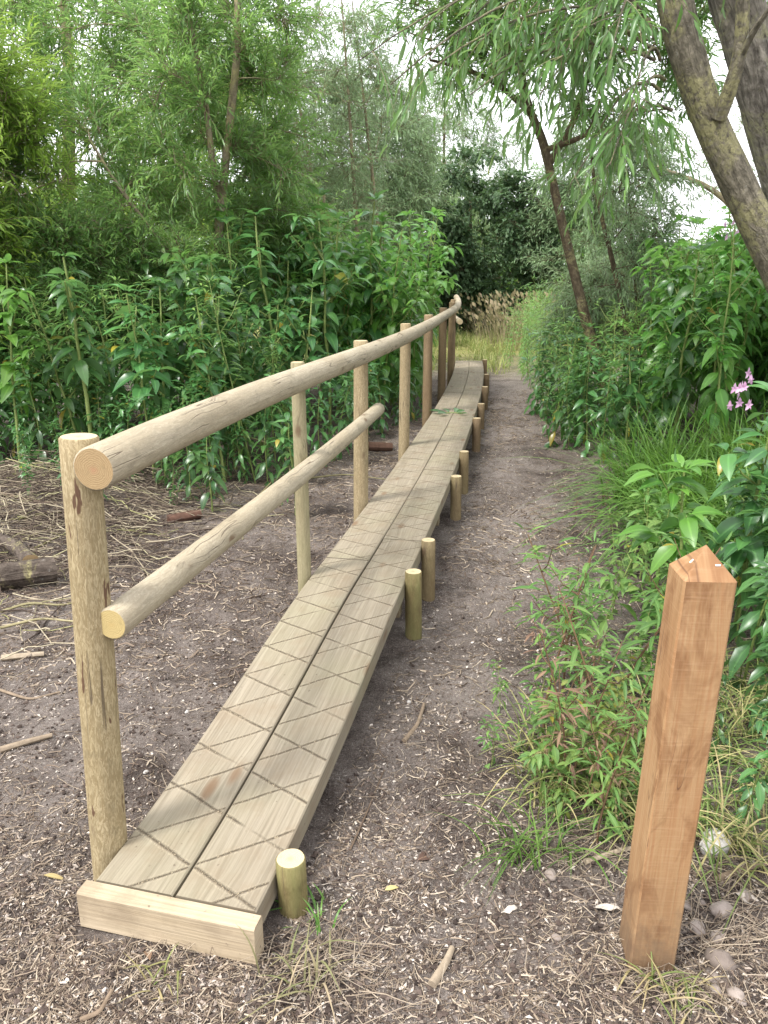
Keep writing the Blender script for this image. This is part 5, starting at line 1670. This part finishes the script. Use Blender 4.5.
for k, (pts, lb) in enumerate([([(22, 540), (45, 530), (68, 522)], 'yellow cut stem crossing the brushwood, upper of the pair'), ([(35, 548), (52, 540), (70, 531)], 'yellow cut stem crossing the brushwood, lower of the pair'),
                               ([(0, 612), (30, 602), (62, 606), (90, 598)], 'yellow cut stem below the dark log'), ([(0, 628), (40, 618), (80, 622)], 'pale cut stem lowest in front of the dark log'), ([(10, 520), (60, 512), (110, 508)], 'pale cut stem along the back of the brushwood'), ([(175, 492), (210, 486), (245, 470)], 'yellow cut stem behind the top rail'),
                               ([(255, 500), (275, 478), (315, 470)], 'pale cut stem behind the thinnest rail post'), ([(310, 478), (345, 474), (390, 480)], 'pale cut stem beyond the lower rail')]):
    rod('cut_stem', lb, 'stem', [gpt(*p, 0.03) for p in pts], 0.007, 0.004, M['cut_stem'], 'cut plant stems on the ground', None, 7, 50 + k, 0.05)
# arching broken stem behind the middle of the rails
pts = [gpt(300, 500, 0.0), gpt(285, 470, 0.05) + np.array([0, 0, 0.14]), gpt(262, 470, 0.05) + np.array([0, 0, 0.24]), gpt(240, 470, 0) + np.array([0, 0, 0.28])]
rod('cut_stem', 'arching broken green stem behind the top rail', 'stem', pts, 0.009, 0.007, M['cut_stem'], 'cut plant stems on the ground', None, 7, 58, 0.05)

# stones
def stone(px, py, s, lb, mat='stone', flat=0.65, seed=0, v=0.5, group='stones by the marker post'):
    r = np.random.default_rng(seed)
    nu, nv = 14, 9
    th = np.linspace(0, 2 * PI, nu, endpoint=False); ph = np.linspace(0.02, PI - 0.02, nv)
    T, Pp = np.meshgrid(th, ph)
    X = np.stack([np.cos(T) * np.sin(Pp), np.sin(T) * np.sin(Pp), np.cos(Pp)], -1)
    k = 1.0 if mat == 'white_stone' else 0.8
    q = 1 + k * (0.5 * vnoise(X[..., 0] * 1.4 + seed * 3, X[..., 1] * 1.4 + X[..., 2], seed) + 0.35 * vnoise(X[..., 0] * 3 + 9, X[..., 1] * 3 + X[..., 2] * 2.4, seed + 1))
    X = X * q[..., None] * np.array([1.2, 0.85, flat]) * s
    i = np.arange(nv - 1)[:, None] * nu + np.arange(nu)[None]
    j = np.arange(nv - 1)[:, None] * nu + (np.arange(nu)[None] + 1) % nu
    mb = MB()
    mb.add(X, np.stack([i, i + nu, j + nu, j], -1).reshape(-1, 4), None, v)
    o = mb.build('stone', M[mat], smooth=(mat != 'white_stone'), loc=gpt(px, py, s * flat * (0.45 if mat == 'white_stone' else 0.2)))
    o.rotation_euler = (0, 0, r.uniform(0, 6))
    tag(o, lb, 'stone', group)


stone(713, 842, 0.040, 'white angular rock behind the marker post', 'white_stone', 0.75, 3, group=None)
SN = [(721, 960, 0.030, 'largest smooth brown pebble right of the post foot'), (718, 938, 0.020, 'rounded pebble just above the largest pebble'), (697, 928, 0.022, 'flat grey pebble beside the post'),
      (736, 996, 0.020, 'oval pebble below the largest pebble'), (716, 990, 0.014, 'dark small pebble left of the oval one'), (714, 978, 0.013, 'reddish small pebble under the largest'),
      (720, 910, 0.026, 'broad grey pebble near the pale bark chip'), (686, 905, 0.015, 'small pale pebble behind the post foot'), (557, 938, 0.011, 'lone pebble on the soil left of the post'),
      (702, 903, 0.010, 'tiny white pebble behind the post'), (551, 875, 0.018, 'brown pebble under the grass tuft'), (746, 895, 0.016, 'grey pebble by the right edge')]
for k, (px, py, s, lb) in enumerate(SN):
    stone(px, py, s, lb, 'stone', 0.65, 10 + k, random.random())
for k, (px, py, s) in enumerate(((187, 712, 0.008), (215, 684, 0.007), (409, 702, 0.008), (146, 772, 0.008), (95, 820, 0.006), (105, 990, 0.006), (500, 640, 0.010), (345, 700, 0.006), (270, 660, 0.008), (235, 640, 0.009))):
    stone(px, py, s, ['small white stone lying on the soil left of the boards', 'small white stone lying on the path right of the boards'][px > 300], 'white_stone', 0.7, 40 + k,
          group=['white stones left of the boards', 'white stones on the path'][px > 300])

# bark chips and fallen leaves that stand out
def chip(name, px, py, L, wd, az, label, mat, var, cat, cv=0.3, group=None):
    V, f, U = leaf_tpl(5, wd, 0.3, cv, 0.8)
    if name == 'bark_chip':
        V = V + np.random.default_rng(int(px)).normal(0, 0.045, V.shape)
        var = 0.85
    mb = MB()
    add_leaves(mb, (V, f, U), np.zeros((1, 3)), np.array([[math.cos(az), math.sin(az), 0.12]]), np.array([[0.15, -0.1, 1.0]]), L, np.array([var]))
    c = gpt(px, py, 0.006)
    tag(mb.build(name, M[mat], loc=c), label, cat, group)


chip('fallen_leaf', 44, 875, 0.062, 0.22, -0.15, 'yellow fallen leaf on the soil left of the end board', 'yellow_leaf', 0.5, 'leaf')
chip('fallen_leaf', 385, 890, 0.04, 0.35, 0.4, 'small pale yellow leaf on the soil right of the boards', 'yellow_leaf', 0.9, 'leaf')
chip('fallen_leaf', 150, 960, 0.09, 0.2, 2.0, 'dry brown curled leaf below the end board', 'dead', 0.9, 'leaf', 0.8)
chip('fallen_leaf', 418, 860, 0.07, 0.4, 0.6, 'dark red brown dead leaf on the path', 'dead', 0.1, 'leaf', 0.6)
for k, (px, py, L, az, lb) in enumerate(((596, 908, 0.065, -0.1, 'white bark chip left of the marker post foot'), (500, 912, 0.06, 0.2, 'pale forked bark chip at the lower middle'), (478, 865, 0.06, 1.4, 'pale upright bark chip near the grass tuft'),
                                         (730, 893, 0.08, -0.5, 'long pale bark chip right of the marker post'), (120, 880, 0.05, 0.1, 'pale bark chip left of the nearest rail post'))):
    chip('bark_chip', px, py, L, 0.26, az, lb, 'chips', 1.0, 'bark chip', 0.2, 'pale bark chips')
# torn balsam leaves lying on the boards
def deck_leaf():
    p = None
    z = 0.25
    for _ in range(8):
        p = at(452, 414, z); z = float(deck_z(p[1]))
    root = empty('leaf_sprig', (p[0], p[1], z))
    tag(root, 'torn green leaf sprig lying on the boards', 'leaf')
    lm, sm = MB(), MB()
    for k, (dx, dy, az, L) in enumerate(((-0.09, 0.0, 2.9, 0.13), (-0.05, -0.06, 3.8, 0.12), (-0.03, 0.03, 2.0, 0.12), (0.04, 0.0, 0.4, 0.10), (0.06, -0.05, -0.8, 0.10), (0.03, 0.05, 1.2, 0.11))):
        add_leaves(lm, leaf_tpl(4, 0.5, 0.4, 0.1), np.array([[dx, dy, 0.012]]), np.array([[math.cos(az), math.sin(az), 0.25]]), np.array([[0.3, -0.2, 1.0]]), L, np.array([0.2 + 0.1 * k]))
    tube(sm, np.array([(-0.1, 0, 0.008), (0, 0.005, 0.012), (0.09, -0.01, 0.008)]), 0.004, 6, var=0.3)
    lm.build('foliage', M['balsam'], root)
    sm.build('stem', M['stem_green'], root)


deck_leaf()

# ------------------------------------------------------------------ sky, sun, camera
SUN_EL, SUN_AZ = math.radians(58), math.radians(-125)     # azimuth from +Y towards +X: behind left of the camera
w = bpy.data.worlds.new('World')
SC.world = w
w.use_nodes = True
nt = w.node_tree
nt.nodes.clear()
g = NT(nt)
sky = g.n('TexSky', sky_type='NISHITA')
sky.sun_disc = False
sky.sun_elevation = SUN_EL
sky.sun_rotation = SUN_AZ
sky.air_density = 1.0
sky.dust_density = 4.0
sky.ozone_density = 1.0
hs = g.n('HueSaturation', i={'Color': sky.outputs[0], 'Saturation': 0.22, 'Value': 1.0})
# thin bright cloud cover
tcw = g.n('TexCoord').outputs['Generated']
cl = g.noise(tcw, 2.6, 6, 0.6)
cc = g.mix(g.ramp(cl, [(0.3, 0.55), (0.6, 0.9)]), hs.outputs[0], (7.5, 7.5, 7.9))
bg = g.n('Background', i={'Color': cc, 'Strength': 0.115})
wo = g.n('OutputWorld')
nt.links.new(bg.outputs[0], wo.inputs[0])

sd = bpy.data.lights.new('sun', 'SUN')
sd.energy = 1.5
sd.angle = math.radians(11)
sd.color = (1.0, 0.965, 0.915)
so = bpy.data.objects.new('sun', sd)
COL.objects.link(so)
dirv = np.array([math.sin(SUN_AZ) * math.cos(SUN_EL), math.cos(SUN_AZ) * math.cos(SUN_EL), math.sin(SUN_EL)])
from mathutils import Vector
so.rotation_euler = Vector(dirv).to_track_quat('Z', 'Y').to_euler()
so.location = (-5, -5, 12)

cd = bpy.data.cameras.new('camera')
cd.sensor_fit = 'VERTICAL'
cd.sensor_height = 36.0
cd.lens = F / 1024 * 36.0
cd.clip_start = 0.05
cd.clip_end = 2000
co = bpy.data.objects.new('camera', cd)
COL.objects.link(co)
co.location = (0, 0, CAMH)
co.rotation_euler = (PI / 2 - PITCH, 0, 0)
SC.camera = co

SC.view_settings.view_transform = 'Standard'
SC.view_settings.look = 'None'
SC.view_settings.exposure = 1.75
SC.view_settings.gamma = 1.0
SC.view_settings.use_curve_mapping = False
SC.cycles.use_denoising = True
SC.cycles.max_bounces = 7
SC.cycles.diffuse_bounces = 5
SC.cycles.transmission_bounces = 5
